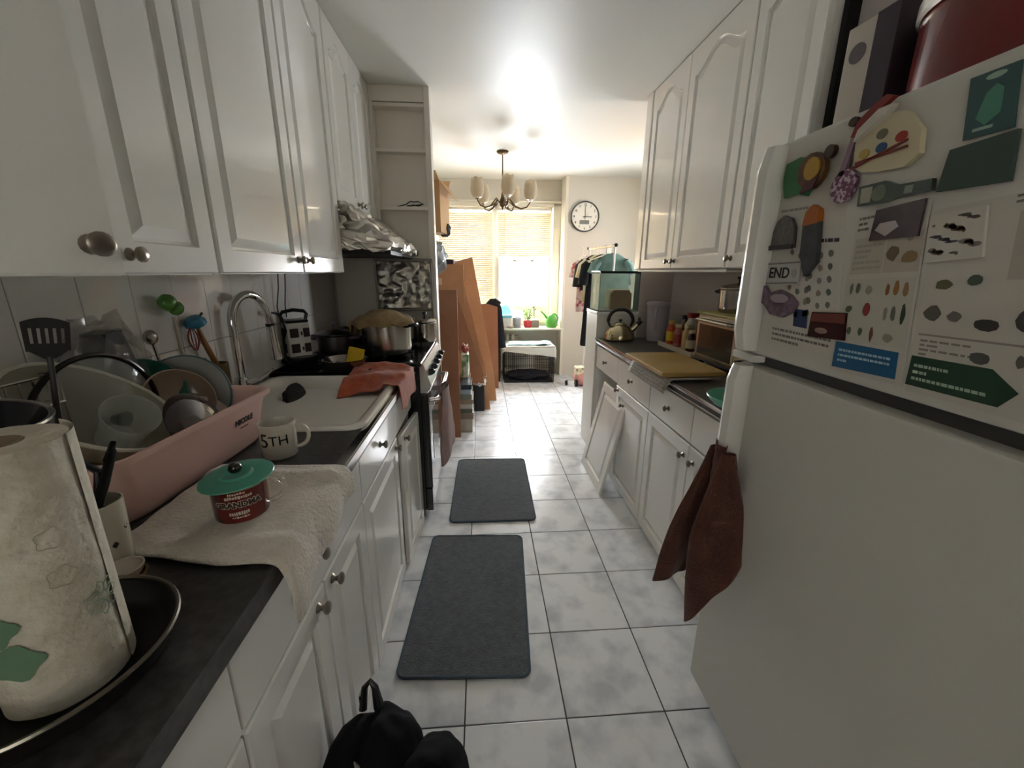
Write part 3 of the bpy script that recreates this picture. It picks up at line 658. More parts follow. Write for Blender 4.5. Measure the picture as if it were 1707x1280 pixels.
# jars at the far left and a plastic bag
for k, (x, y, z, r, h, lab) in enumerate(((-.95, .79, .911, .03, .27, 'clear glass jar by the wall at the left edge'), (-.955, .87, .911, .03, .24, 'clear glass jar with steel lid next to the wrapped knife block'))):
    t = thing('glass_jar', lab, 'jar', (x, y, z)); obj('glass', G().lathe([(0, 0), (r, 0), (r, h*.8), (r*.8, h*.9), (r*.8, h), (r*.8-.003, h), (r-.003, h*.78), (r-.003, .004), (0, .004)], 20), CLEAR, t)
    obj('lid', G().lathe([(0, h+.012), (r*.85, h+.012), (r*.87, h-.01), (0, h-.01)], 20), STEEL, t)
rk = thing('utensil_rack', 'steel wire utensil rack against the tiled wall', 'rack', (-.945, .80, .911))
g = G()
for z in (.20, .26): g.tube([(.0, -.10, z), (.06, -.10, z), (.06, .10, z), (.0, .10, z)], .003, 6, closed=True)
for k in range(9): g.tube([(.06, -.10+.025*k, 0), (.06, -.10+.025*k, .26)], .002, 5)
obj('wire_frame', g, STEEL, rk)
FILM = mat('crinkled_film', '#a8a6a0', .12, alpha=.35, spec=.9, bump=.6, bscale=25)
kb = thing('wrapped_bundle', 'dark bundle wrapped in crinkled clear plastic by the tiles', 'bag', (-.93, 1.075, .911))
obj('bundle', G().prism([(-.05, 0), (.05, 0), (.045, .20), (.02, .295), (-.02, .29), (-.05, .2)], -.03, .03, ax='x').xf(Matrix.Identity(4)), mat('dark_bundle', '#1c1a18', .5), kb); kb.scale = (1, 1.15, 1.1)
obj('plastic_film', crumple(G().blob((0, 0, .16), (.055, .10, .175), .3, 2.5, 4, 3), .02, 30), FILM, kb, smooth=15)
# utensils against the tiles
bx = thing('utensil_jar', 'brown utensil jar against the tiled wall behind the basin', 'jar', (-.945, 1.50, .911))
obj('jar', G().lathe([(0, 0), (.036, 0), (.04, .03), (.04, .15), (.037, .15), (.036, .03), (0, .01)], 24), mat('brown_glaze', '#4a3a22', .3, coat=.4, col2='#6d5a30', nscale=12), bx)
ul = thing('steel_ladle', 'small steel ladle leaning on the tiled wall', 'ladle', (-.955, 1.30, .935), rot=(RD(11), 0, 0))
obj('handle', G().tube([(0, 0, 0), (.004, 0, .24)], [.003, .0045], 8), STEEL, ul); obj('cup', G().blob((.004, 0, .262), (.016, .02, .022), 0, 1, 3), STEEL, ul)
ug = thing('green_scoop', 'bright green plastic scoop leaning on the tiled wall', 'scoop', (-.95, 1.365, .94), rot=(RD(2), 0, 0))
obj('handle', G().tube([(0, .0, 0), (.0, .0, .30)], [.006, .005], 8), mat('beige_plastic', '#b4ab9a', .4), ug)
obj('scoop', G().blob((0, -.012, .345), (.022, .03, .026), .05, 2, 3).blob((0, .018, .325), (.02, .026, .022), .1, 3, 3), mat('green_plastic', '#4c8a2c', .15, coat=.5), ug)
ub = thing('blue_brush', 'blue round dish brush with a wooden handle leaning on the wall', 'brush', (-.95, 1.545, .99), rot=(RD(24), 0, 0))
obj('handle', G().tube([(0, 0, 0), (0, -.005, .17), (0, 0, .22)], [.010, .009, .006], 8), mat('bamboo', '#8a6034', .5), ub)
obj('head', G().lathe([(0, .265), (.022, .26), (.032, .245), (.032, .235), (0, .225)], 20), mat('blue_plastic', '#2f7f9c', .25), ub)
obj('hook', G().tube([(0, .02, .245), (0, .05, .25)], .004, 6), BLACKP, ub)
ur = thing('red_whisk', 'thin red and white striped whisk beside the blue brush', 'whisk', (-.95, 1.44, .935), rot=(RD(4), 0, 0))
obj('handle', G().tube([(0, 0, 0), (0, 0, .19)], .005, 8), mat('pale_handle', '#c8c2b6', .4), ur)
g = G()
for k in range(5): a = pi*k/5; g.tube([(.015*cos(a)*sin(t*pi/8), -.015*sin(a)*sin(t*pi/8), .18+.09*t/8) for t in range(9)], .0015, 5).tube([(-.015*cos(a)*sin(t*pi/8), .015*sin(a)*sin(t*pi/8), .18+.09*t/8) for t in range(9)], .0015, 5)
obj('wires', g, mat('red_wire', '#96443c', .4), ur)
bb = thing('soap_bottle', 'small blue soap bottle with pump behind the basin', 'bottle', (-.925, 1.37, .911))
obj('bottle', G().lathe([(0, 0), (.028, 0), (.03, .01), (.03, .11), (.013, .135), (.013, .15), (0, .15)], 20), mat('blue_bottle', '#34505e', .2, coat=.4), bb)
obj('pump', G().cyl((0, 0, .15), (0, 0, .185), .005).box(-.006, .035, -.008, .008, .18, .195, .003), mat('blue_bottle'), bb)
# ================================================================ towel, mugs, paper towel, pan, cup
TER = mat('white_terry', '#e2d9ca', .95, bump=.7, bscale=130, sheen=.5, col2='#d2c8b8', nscale=20)
def fwt(u, v):
    # u along y (near->far), v from wall side to the front edge, then over the edge
    x = -.64+.41*v; y = .60+.34*u+(.05 if v < .5 else 0)*(1-u)*(1-v*2); z = .917+.004*noise.noise(Vector((u*6, v*6, 0)))
    y += .03*(1-v)*(u-.2)
    over = x+.362
    if over > 0:
        k = min(1, over/.03); z -= .03*k*k*.5+max(0, over-.02)*.62*(1.25-.6*u+.35*(1 if u < .12 else 0)); x = -.362+.036*(1-math.exp(-over/.02))+.004*sin(u*14)
    return (x, y, z+.010*math.exp(-((u-.1-.1*v)/.045)**2)*v+.006*math.exp(-((u-.86)/.05)**2))
obj('hand_towel', G().grid(fwt, 44, 44), TER, label='white terry hand towel spread over the edge of the left worktop', cat='towel', solid=.008, sub=1, off=1)
def mug(name, lab, loc, r, h, m, rz, handle_m=None, taper=.97):
    t = thing(name, lab, 'mug', loc, rz)
    obj('cup', G().lathe([(0, 0), (r*taper-.003, 0), (r*taper, .004), (r, h-.003), (r-.001, h), (r-.003, h), (r-.004, h-.003), (r*taper-.004, .008), (0, .007)], 40), m, t)
    obj('handle', G().tube([(r-.003, 0, h*.85), (r+.015, 0, h*.88), (r+.03, 0, h*.72), (r+.031, 0, h*.45), (r+.018, 0, h*.25), (r-.003, 0, h*.2)], .0058, 10), handle_m or m, t, sub=2, smooth=80)
    return t
def wrap(g, r, a0, z0, tilt=0):   # wrap flat text (x,y) around a cylinder of radius r
    g.v = [((r+p[2])*cos(a0+p[0]/r), (r+p[2])*sin(a0+p[0]/r), z0+p[1]) for p in g.v]; return g
WM = mat('white_ceramic', '#d8d3c6', .15, coat=.6)
m5 = mug('white_mug', 'white mug with black lettering 5TH in front of the sink', (-.535, 1.045, .911), .044, .092, WM, RD(8))
obj('lettering', wrap(text_g('5', .052, .0003), .0445, RD(-118), .052), INK, m5, smooth=None)
obj('lettering', wrap(text_g('TH', .036, .0003), .0445, RD(-72), .052), INK, m5, smooth=None)
CG = mat('glass_mug', '#e9e6dc', .05, trans=.9, ior=1.35)
RED = mat('dark_red_print', '#6e1a18', .25, coat=.5, col2='#571110', nscale=9)
rm = mug('red_mug', 'dark red printed glass mug standing on the white towel', (-.468, .745, .926), .046, .075, CG, RD(18))
obj('print_band', G().lathe([(.0450, .003), (.0464, .010), (.0470, .066), (.0466, .066), (.0448, .004)], 40, a0=RD(-190), a1=RD(28)), RED, rm)
CRM = mat('cream_print', '#d9c9b6', .4)
obj('lettering', wrap(text_g('GRANDMA', .0155, .0004, bold=.0007), .0474, RD(-84), .040), mat('maroon_ink', '#2e0808', .4), rm, smooth=None)
def squiggle(g, x0, x1, y, h, seed):
    x = x0; rn = random.Random(seed)
    while x < x1:
        w = rn.uniform(.0018, .0042); g.box(x, x+w, y-h*rn.uniform(.3, .6), y+h*rn.uniform(.3, .6), 0, .0003); x += w+.0011
    return g
obj('small_script', wrap(squiggle(squiggle(G(), -.014, .014, .022, .004, 1), -.020, .022, .015, .006, 2), .0474, RD(-84), .040), CRM, rm, smooth=None)
obj('small_script', wrap(squiggle(squiggle(G(), -.016, .016, -.017, .007, 3), -.012, .012, -.025, .003, 4), .0474, RD(-84), .040), CRM, rm, smooth=None)
obj('lettering', wrap(text_g('GRANDMA', .0155, .0001, bold=.0018), .0472, RD(-84), .040), CRM, rm, smooth=None)
lidm = thing('silicone_lid', 'mint green silicone lid with a dark bead on the red mug', 'lid', (-.468, .745, 1.003), rot=(RD(4), RD(-3), 0))
obj('disc', G().lathe([(0, .004), (.02, .004), (.025, .008), (.029, .004), (.05, .0045), (.062, .002), (.063, 0), (.05, .0015), (0, 0)], 40), mat('mint_silicone', '#4f9d86', .35), lidm)
obj('bead', G().blob((0, 0, .018), (.012, .012, .011), 0, 1, 3), mat('dark_bead', '#1a1410', .12, coat=.8), lidm)
# paper towel roll in a shallow pan
fp_ = thing('shallow_pan', 'black shallow pan with steel rim under the paper towel roll', 'pan', (-.515, .418, .911), rz=RD(40)); fp_.scale = (.94, .94, 1)
obj('pan', G().lathe([(0, 0), (.11, 0), (.122, .012), (.130, .034), (.134, .036), (.133, .040), (.127, .037), (.118, .014), (.107, .006), (0, .006)], 56), mat('pan_black', '#191715', .35, coat=.2), fp_)
obj('rim', G().tube(arc((0, 0, .039), .1325, 0, 2*pi, 56, 'xy')[:-1], .003, 6, closed=True), mat('worn_steel', '#8d877b', .3, 1), fp_)
PTW = mat('paper_towel', '#d8d1c0', .9, bump=.5, bscale=70, col2='#c5bda8', nscale=30)
pt = thing('paper_towel_roll', 'paper towel roll with green flower print standing in the pan', 'paper towel', (-.488, .416, .918))
PR = .0535
def roll(u, v):
    a = u*2*pi; r = PR+.0012*noise.noise(Vector((cos(a)*2, sin(a)*2, v*5)))
    return (r*cos(a), r*sin(a), .002+v*.294+.002*noise.noise(Vector((cos(a)*3, sin(a)*3, 0)))*(v > .9))
g = G().grid(roll, 56, 16).lathe([(PR, .296), (.022, .295), (.021, .28)], 40).lathe([(PR, .002), (.02, .002)], 40)
obj('paper', g, PTW, pt, smooth=60)
obj('loose_sheet', G().grid(lambda u, v: ((PR+.002+.012*u*u)*cos(RD(20+70*u)), (PR+.002+.012*u*u)*sin(RD(20+70*u)), .003+v*.294), 14, 8), PTW, pt)
obj('core', G().lathe([(.021, .28), (.021, .296), (.019, .296), (.019, .28)], 24), mat('grey_card', '#8b7c66', .9), pt)
GRN = mat('green_print', '#6b8b6c', .9)
GRO = mat('grey_green_print', '#8a9a86', .9)
def petal(cx, cz, rx, rz, m, name='print_flower', ring=False, rotp=0):
    g = G(); n = 26; pts = []
    for k in range(n):
        a = 2*pi*k/n; dx, dz = rx*cos(a)*(1+.12*cos(5*a)), rz*sin(a)*(1+.12*cos(5*a)); pts.append((cx+dx*cos(rotp)-dz*sin(rotp), cz+dx*sin(rotp)+dz*cos(rotp)))
    def P(x, z, o): a = x/PR; return ((PR+o)*cos(a), (PR+o)*sin(a), z)
    if ring:
        pts = [P(x, z, .0018) for x, z in pts]; g.tube(pts, .0006, 5, closed=True)
    else:
        rings = [1, .75, .5, .25]; 
        for s in rings: g.v += [P(cx+(x-cx)*s, cz+(z-cz)*s, .0018) for x, z in pts]
        for r_ in range(3): g.f += [(r_*n+i, r_*n+(i+1) % n, (r_+1)*n+(i+1) % n, (r_+1)*n+i) for i in range(n)]
        g.f.append(tuple(3*n+i for i in range(n))); g.m = [0]*len(g.f)
    obj(name, g, m, pt)
A = lambda d: RD(d)*PR
# camera looks at the roll from angle about -41 deg around its axis
petal(A(-92), .118, .024, .021, GRN); petal(A(-80), .076, .023, .021, GRN)
for k in range(7):
    a = 2*pi*k/7; petal(A(6)+.011*cos(a), .105+.013*sin(a), .008, .0045, GRO, ring=True, rotp=a)
for z in (.20, .155): petal(A(-25), z, .011, .011, mat('embossed_paper', '#bdb5a2', .9), 'embossed_flower', ring=True)
# cup with scissors, small bowl
cp = thing('floral_cup', 'white ceramic cup with dark leaf print behind the paper towels', 'cup', (-.605, .615, .911)); cp.scale = (.85, .85, 1)
obj('cup', G().lathe([(0, 0), (.03, 0), (.035, .006), (.039, .12), (.036, .12), (.032, .01), (0, .008)], 32), mat('floral_ceramic', '#cfc8b4', .2, coat=.5, col2='#7e8668', nscale=26, contrast=(.30, .38)), cp)
for k in range(4):
    a = RD(-75+38*k); obj('leaf_print', wrap(G()._add([(0, 0, 0), (.006, .006, 0), (.011, .001, 0), (.005, -.005, 0)], [(0, 3, 2, 1)]), .0375, a, .03+.022*k), mat('dark_leaf', '#2a2b1e', .5), cp)
sc = thing('scissors', 'scissors with black handles standing in the floral cup', 'scissors', (-.605, .62, .93))
obj('handle', G().tube([(-.012, .0, .09), (-.018, 0, .12), (-.004, .0, .165), (.014, 0, .15), (.004, 0, .11)], [.006]*5, 8, closed=True), BLACKP, sc)
obj('handle', G().tube([(.0, -.004, .09), (.02, -.004, .13), (.044, -.004, .185), (.05, -.004, .20), (.035, -.004, .17)], [.007, .007, .006, .004, .006], 8), BLACKP, sc)
obj('blade', G().box(-.006, .006, -.002, .002, -.01, .10), STEEL, sc)
sbw = thing('sauce_dish', 'small stacked sauce dishes beside the floral cup', 'bowl', (-.548, .568, .911)); sbw.scale = (.85, .85, 1)
obj('dish', bowl_g(.034, .022), mat('brown_rim_ceramic', '#a8916e', .2, coat=.5), sbw); obj('dish', bowl_g(.032, .02), mat('pale_ceramic'), sbw, (0, 0, .015)); 
obj('rim', G().tube(arc((0, 0, .022), .0335, 0, 2*pi, 30, 'xy')[:-1], .0015, 5, closed=True), mat('gold_rim', '#7a5a2c', .3, .8), sbw)
# ================================================================ right counter
kt = thing('kettle', 'steel whistling kettle with black arched handle', 'kettle', (.985, 2.87, .911), rz=RD(-20))
obj('body', G().lathe([(0, 0), (.095, 0), (.104, .008), (.105, .025), (.098, .055), (.08, .085), (.055, .105), (.045, .110), (0, .110)], 40), mat('champagne_steel', '#b5a988', .18, 1), kt)
l_ = obj('lid', G().lathe([(.046, .108), (.046, .114), (.03, .124), (0, .128)], 28), mat('champagne_steel'), kt)
obj('lid_knob', G().lathe([(0, .150), (.012, .148), (.013, .140), (.006, .134), (.006, .125)], 14), BLACKP, l_)
obj('spout', G().tube([(.075, 0, .07), (.105, 0, .10), (.125, 0, .125)], [.02, .016, .013], 12), mat('champagne_steel'), kt)
obj('whistle', G().tube([(.118, 0, .118), (.14, 0, .145)], [.017, .014], 12).box(.12, .135, -.008, .008, .135, .165, .003), BLACKP, kt)
obj('handle', G().tube([(-.07, 0, .095), (-.085, 0, .13)]+arc((0, 0, .135), .085, pi, 0, 14)+[(.07, 0, .10)], [.008]*2+[.0125]*15+[.008], 10), mat('dark_brown_plastic', '#1c1310', .35), kt)
pt2 = thing('water_pitcher', 'cloudy clear plastic pitcher behind the kettle', 'pitcher', (1.24, 2.84, .911), rz=RD(-120))
MILK = mat('cloudy_pitcher', '#d6d0d6', .15, alpha=.5, spec=.8)
obj('jug', G().lathe([(0, 0), (.062, 0), (.066, .01), (.078, .25), (.080, .255), (.075, .255), (.062, .012), (0, .008)], 32), MILK, pt2)
obj('lid', G().lathe([(0, .272), (.07, .272), (.082, .262), (.082, .252), (0, .25)], 32), mat('pitcher_lid', '#a89ca4', .3), pt2)
obj('handle', G().tube([(.074, 0, .23), (.115, 0, .235), (.125, 0, .20), (.115, 0, .13), (.07, 0, .09)], .009, 10), MILK, pt2)
# spice bottles on a low riser
rs = thing('spice_riser', 'pale wooden tray under the spice bottles', 'tray', (1.25, 2.42, .911))
obj('board', G().box(-.06, .12, -.20, .25, 0, .018, .004), mat('pale_board', '#b9ac98', .5), rs)
obj('edge', G().box(-.066, -.058, -.20, .25, 0, .03, .002), mat('pale_board'), rs)
def bottle(lab, x, y, r, h, body, cap, capr=.6, band=None):
    t = thing('spice_bottle', lab, 'bottle', (x, y, .930), 0, 'spice bottles on the right counter')
    obj('bottle', G().lathe([(0, 0), (r*.95, 0), (r, .004), (r, h*.68), (r*.55, h*.82), (r*.5, h*.9), (0, h*.9)], 18), body, t)
    obj('cap', G().lathe([(0, h), (r*capr, h), (r*capr, h*.86), (0, h*.86)], 16), cap, t)
    if band: obj('label_band', G().lathe([(r+.0006, h*.15), (r+.0006, h*.55)], 18), band, t)
REDC = mat('red_plastic', '#8e1d19', .3); YEL = mat('yellow_plastic', '#c7a02f', .35); AMB = mat('amber_glass', '#5b3a14', .12, coat=.6); CRE = mat('cream_plastic', '#cfc4a0', .4)
bottle('spice bottle with yellow and red label nearest the pitcher', 1.235, 2.60, .028, .15, mat('orange_label', '#b2431f', .4), YEL, .6, mat('yellow_label', '#d0b32c', .4))
bottle('dark spice bottle with a black cap at the back', 1.30, 2.56, .028, .19, AMB, BLACKP)
bottle('clear jar with a wide red lid among the spices', 1.30, 2.46, .042, .215, mat('salt_white', '#c9c0ad', .3), REDC, .85)
bottle('small cream capped spice bottle with pinkish label', 1.235, 2.50, .026, .14, mat('pink_label', '#a8655c', .4), CRE, .7, mat('red_label', '#9a3a34', .4))
bottle('cream spice jar with pale shoulder in the middle', 1.25, 2.41, .030, .15, mat('tan_powder', '#b79a66', .4), CRE, .75)
bottle('tall olive oil bottle with yellow cap beside the toaster oven', 1.30, 2.35, .03, .21, AMB, YEL, .45)
bottle('squat brown sauce bottle near the toaster oven', 1.235, 2.33, .028, .125, mat('brown_sauce', '#3d2112', .2, coat=.5), CRE, .6, CRE)
# toaster oven
to = thing('toaster_oven', 'silver toaster oven with dark glass door', 'toaster oven', (1.15, 1.66, .911))
LT = .46
obj('body', G().box(.012, .245, 0, LT, .02, .262, .008), mat('silver_shell', '#9b9691', .3, .8), to)
dd = obj('door', G().box(-.004, .012, .11, LT-.006, .035, .25, .004), mat('silver_door', '#c3bdb5', .2, .9), to)
obj('glass', G().box(-.006, -.002, .13, LT-.03, .06, .215, .001), mat('toaster_glass', '#0b0a0a', .16, coat=.4), dd)
obj('handle', G().tube([(-.002, .14, .235), (-.03, .145, .238), (-.03, LT-.04, .238), (-.002, LT-.035, .235)], .007, 8), mat('silver_door'), dd)
obj('control_strip', G().box(-.004, .012, .006, .108, .035, .25, .004), mat('silver_door'), to)
for z in (.08, .14, .20): obj('dial', G().cyl((-.004, .057, z), (-.022, .057, z), .017, .015), BLACKP, to)
for y in (.03, LT-.03):
    for x in (.03, .22): obj('foot', G().cyl((x, y, 0), (x, y, .022), .012), BLACKP, to)
bd2 = obj('cardboard_sheet', crumple(G().box(-.012, .23, -.02, LT+.01, 0, .012, .003), .004, 9), mat('yellowish_card', '#c0b48c', .7, col2='#a6a046', nscale=5), loc=(1.155, 1.66, 1.175), label='yellowish board lying on top of the toaster oven', cat='board')
pot('steel_pot', 'stainless pot standing on the toaster oven', (1.275, 2.0, 1.189), .085, .115, hm=BLACKP, rz=RD(100), lid=True)
# newspapers and chopping board
NEWS = mat('newsprint', '#b8b2a6', .8, col2='#8d867c', nscale=70, stretch=(1, 3, 1))
for k in range(4):
    def fn(u, v, k=k):
        x = .775+.24*u+.004*k; y = 1.73+.46*v-.008*k; z = .912+.0035*(k)+.001*sin(v*9+k)
        if x < .845: z -= (.845-x)*.75*(1.15-.25*k); x = .845-(.845-x)*.42
        return (x, y, z)
    obj('newspaper', G().grid(fn, 20, 14), NEWS, label=['folded newspaper at the bottom of the pile under the chopping board', 'second newspaper from the bottom under the chopping board', 'second newspaper from the top under the chopping board', 'topmost newspaper directly under the chopping board'][k], cat='newspaper', group='newspapers under the chopping board', solid=.002, off=1)
cb = thing('chopping_board', 'yellowish wooden chopping board on the right counter', 'chopping board', (.945, 1.965, .9285))
obj('board', G().box(-.145, .155, -.24, .24, 0, .022, .006), mat('yellow_wood', '#bb9a5c', .45, col2='#a88a4a', nscale=4, bump=.05, bscale=30), cb)
# green bowl edge next to fridge
gb2 = thing('green_bowl', 'mint green plastic bowl at the counter edge beside the refrigerator', 'bowl', (.92, 1.33, .9115))
obj('bowl', bowl_g(.115, .045, .003, .45), mat('mint_plastic', '#5fa58a', .3), gb2, (0, 0, 0)); obj('rim', G().tube(arc((0, 0, .045), .114, 0, 2*pi, 36, 'xy')[:-1], .003, 6, closed=True), mat('mint_plastic'), gb2)
# glass tank with wooden hide
tk = thing('glass_tank', 'rimmed glass tank standing on the white waist high cabinet', 'fish tank', (.865, 3.03, 1.10))
TG = mat('aqua_glass', '#eefaf7', .03, trans=.92, ior=1.12, spec=.7)
w, d, h = .30, .24, .285
for nm, a in (('pane', (0, w, 0, .004, 0, h)), ('pane', (0, w, d-.004, d, 0, h)), ('pane', (0, .004, .004, d-.004, 0, h)), ('pane', (w-.004, w, .004, d-.004, 0, h))): obj(nm, G().box(*a), TG, tk)
obj('back_sheet', G().box(.004, w-.004, d-.012, d-.006, .006, h-.014), mat('pale_aqua_sheet', '#cfe6e0', .6, col2='#b4d6d2', nscale=14, bump=.3, bscale=30), tk)
obj('floor_pane', G().box(0, w, 0, d, -.0, .006), mat('tank_floor', '#b9b3a6', .6), tk)
obj('rim', G().box(0, w, -.003, .006, h-.012, h+.004).box(0, w, d-.006, d+.003, h-.012, h+.004).box(-.003, .004, 0, d, h-.004, h+.004).box(w-.004, w+.003, 0, d, h-.004, h+.004), BLACKP, tk)
hh = thing('wooden_hide', 'tan wooden hide house inside the glass tank', 'hide', (1.045, 3.155, 1.107))
obj('front', G().prism([(-.075, 0), (.085, 0), (.085, .12), (.06, .145), (-.05, .145), (-.075, .12)], -.07, -.046, ax='y'), mat('tan_wood', '#a4743f', .6, col2='#8a5c2e', nscale=6), hh)
obj('shell', G().box(-.085, .09, -.045, .06, .0, .15, .02), mat('pale_wood', '#d4c7a4', .7), hh)
# ================================================================ refrigerator magnets and papers (plane x = FRX)
def onfr(pts, d0, d1): # pts are (y,z) ; plate from FRX-d0 to FRX-d1
    return G().prism([(y, z) for y, z in pts], FRX-d1, FRX-d0, ax='x')
def fthing(name, lab, cat, pts):
    cy = sum(p[0] for p in pts)/len(pts); cz = min(p[1] for p in pts)
    t = thing(name, lab, cat, (FRX, cy, cz)); return t, (lambda P: [(y-cy, z-cz) for y, z in P])
def plate(t, name, P, d0, d1, m, **k):
    return obj(name, G().prism(P, -d1, -d0, ax='x'), m, t, **k)
PAPER = mat('flyer_paper', '#c4beb4', .35, coat=.3, croughs=.15)
PAPER2 = mat('matte_paper', '#c9c4b9', .6)
def inkmat(h): return mat('ink_'+h, '#'+h, .5)
def bil(Q, u, v):  # Q: tl,tr,br,bl
    return tuple((1-u)*(1-v)*Q[0][i]+u*(1-v)*Q[1][i]+u*v*Q[2][i]+(1-u)*v*Q[3][i] for i in (0, 1))
def quad(t, name, Q, u0, u1, v0, v1, d, m): return plate(t, name, [bil(Q, u0, v0), bil(Q, u1, v0), bil(Q, u1, v1), bil(Q, u0, v1)], d, d+.0003, m)
def blobp(t, name, Q, u, v, ru, rv, d, m, n=12, seed=0):
    rn = random.Random(seed); P = []
    for k in range(n):
        a = 2*pi*k/n; q = .75+.25*rn.random(); P.append(bil(Q, u+ru*cos(a)*q, v+rv*sin(a)*q))
    return plate(t, name, P, d, d+.0003, m)
def textlines(t, Q, u0, u1, v0, v1, n, d, m, seed=0):
    rn = random.Random(seed); g = G()
    for k in range(n):
        v = v0+(v1-v0)*(k+.5)/n; hgt = (v1-v0)/n*.22; u = u0
        while u < u1-.01:
            w = rn.uniform(.02, .07); e = min(u+w, u1); g.prism([bil(Q, u, v-hgt), bil(Q, e, v-hgt), bil(Q, e, v+hgt), bil(Q, u, v+hgt)], -d-.0003, -d, ax='x'); u = e+.014
            if rn.random() < .05: break
    return obj('printed_lines', g, m, t, smooth=None)
# paper A, left
PA = [(1.000, 1.64), (.822, 1.633), (.748, 1.215), (.955, 1.218)]
t, f = fthing('recycling_flyer', 'white flyer with small pictograms at the left of the freezer door', 'flyer', PA); Q = f(PA)
plate(t, 'sheet', Q, .0002, .0008, PAPER2)
textlines(t, Q, .12, .55, .04, .07, 1, .0008, inkmat('8a857c'), 3); textlines(t, Q, .05, .5, .27, .30, 1, .0008, inkmat('8a857c'), 4); textlines(t, Q, .55, .95, .43, .47, 1, .0008, inkmat('3d3a36'), 5)
for k in range(34):
    u, v = .32+.1*(k % 6)+.03*((k*7) % 3-1), .50+.06*(k//6)+.01*((k*5) % 3)
    blobp(t, 'pictogram', Q, u, v, .035, .018, .0008, inkmat(['7f786c', '6f7168', '8d7f6c', '5f6a5a'][k % 4]), 8, k)
blobp(t, 'green_logo', Q, .20, .80, .08, .035, .0008, inkmat('3f6a3c'), 10, 50); quad(t, 'blue_logo', Q, .40, .60, .79, .88, .0008, inkmat('22355f'))
textlines(t, Q, .08, .92, .90, .985, 3, .0008, inkmat('77716a'), 8)
# paper B
PB = [(.767, 1.482), (.640, 1.491), (.612, 1.200), (.760, 1.196)]
t, f = fthing('blue_banner_flyer', 'glossy flyer with a blue banner at its foot on the freezer door', 'flyer', PB); Q = f(PB)
plate(t, 'sheet', Q, .0009, .0016, PAPER)
textlines(t, Q, .04, .6, .0, .10, 3, .0016, inkmat('6b655c'), 1)
quad(t, 'picture_panel', Q, .04, .50, .14, .36, .0016, inkmat('b3ada0')); quad(t, 'picture_panel', Q, .52, .97, .14, .36, .0016, inkmat('b5ab9c'))
textlines(t, Q, .07, .47, .17, .34, 5, .0019, inkmat('a09a8d'), 2)
for u, v, ru, rv, c in ((.62, .25, .09, .05, '6f5f4a'), (.84, .28, .11, .04, '8c7350'), (.82, .17, .05, .025, '98908a')): blobp(t, 'picture', Q, u, v, ru, rv, .0019, inkmat(c), 10, int(u*100))
quad(t, 'picture_panel', Q, .03, .96, .39, .79, .0016, inkmat('bcb8ab'))
for u, v, ru, rv, c in ((.12, .45, .03, .04, '6a6a55'), (.22, .45, .035, .04, '55584a'), (.38, .46, .05, .03, '9a9078'), (.64, .46, .03, .04, '8d5c2e'), (.75, .45, .04, .05, '9c6a34'), (.87, .46, .04, .045, '94724a'),
    (.13, .58, .06, .025, '53603f'), (.40, .58, .06, .045, '8f2e2c'), (.66, .60, .03, .045, '8a8577'), (.76, .60, .035, .05, '6d6f60'), (.88, .60, .032, .065, '1f2f26'), (.20, .72, .04, .03, '4b5f45'), (.36, .72, .035, .03, '46503c'), (.52, .73, .03, .05, '6c3c33'), (.74, .74, .08, .03, '8d8676')): blobp(t, 'picture', Q, u, v, ru, rv, .0019, inkmat(c), 9, int(u*1000))
BLUEB = mat('blue_banner', '#1f5f88', .3, coat=.4); Z0 = f([(.757, 1.253), (.631, 1.254), (.626, 1.209), (.755, 1.203)])
plate(t, 'blue_banner', Z0, .0016, .0021, BLUEB); textlines(t, Z0, .08, .92, .2, .8, 3, .0021, inkmat('a9c3d2'), 6)
# paper C
PC_ = [(.632, 1.477), (.410, 1.493), (.385, 1.195), (.606, 1.196)]
t, f = fthing('green_arrow_flyer', 'large flyer with a green arrow at its foot on the freezer door', 'flyer', PC_); Q = f(PC_)
plate(t, 'sheet', Q, .0002, .0008, PAPER)
textlines(t, Q, .45, .98, .0, .05, 2, .0008, inkmat('746d66'), 9)
quad(t, 'picture_panel', Q, .48, .99, .08, .38, .0008, inkmat('b0a79d'))
for u, v, ru, rv, c in ((.60, .19, .06, .025, '6f675e'), (.78, .18, .03, .03, '807870'), (.62, .31, .06, .06, '453f44'), (.82, .29, .06, .05, '6a5243'), (.14, .40, .06, .03, '5e5a3e'), (.32, .38, .05, .03, '4c5a48'),
    (.10, .55, .065, .05, '5b564f'), (.24, .56, .05, .03, '66605a'), (.42, .59, .085, .035, '3c3936'), (.62, .56, .06, .06, '4a4743'), (.82, .58, .07, .035, '2b2a29'), (.42, .75, .07, .035, '4e4c49'), (.63, .74, .03, .035, '6b655e')): blobp(t, 'picture', Q, u, v, ru, rv, .0011, inkmat(c), 10, int(u*500))
quad(t, 'rule', Q, .03, .95, .665, .675, .0008, inkmat('8d877e')); textlines(t, Q, .05, .38, .69, .84, 6, .0008, inkmat('847d75'), 10)
GA = f([(.609, 1.254), (.500, 1.256), (.465, 1.231), (.482, 1.207), (.608, 1.206)])
plate(t, 'green_arrow', GA, .0008, .0014, mat('green_arrow', '#1f3f2b', .35, coat=.3)); textlines(t, [GA[0], GA[1], GA[3], GA[4]], .06, .9, .2, .85, 3, .0014, inkmat('a8b8a6'), 11)
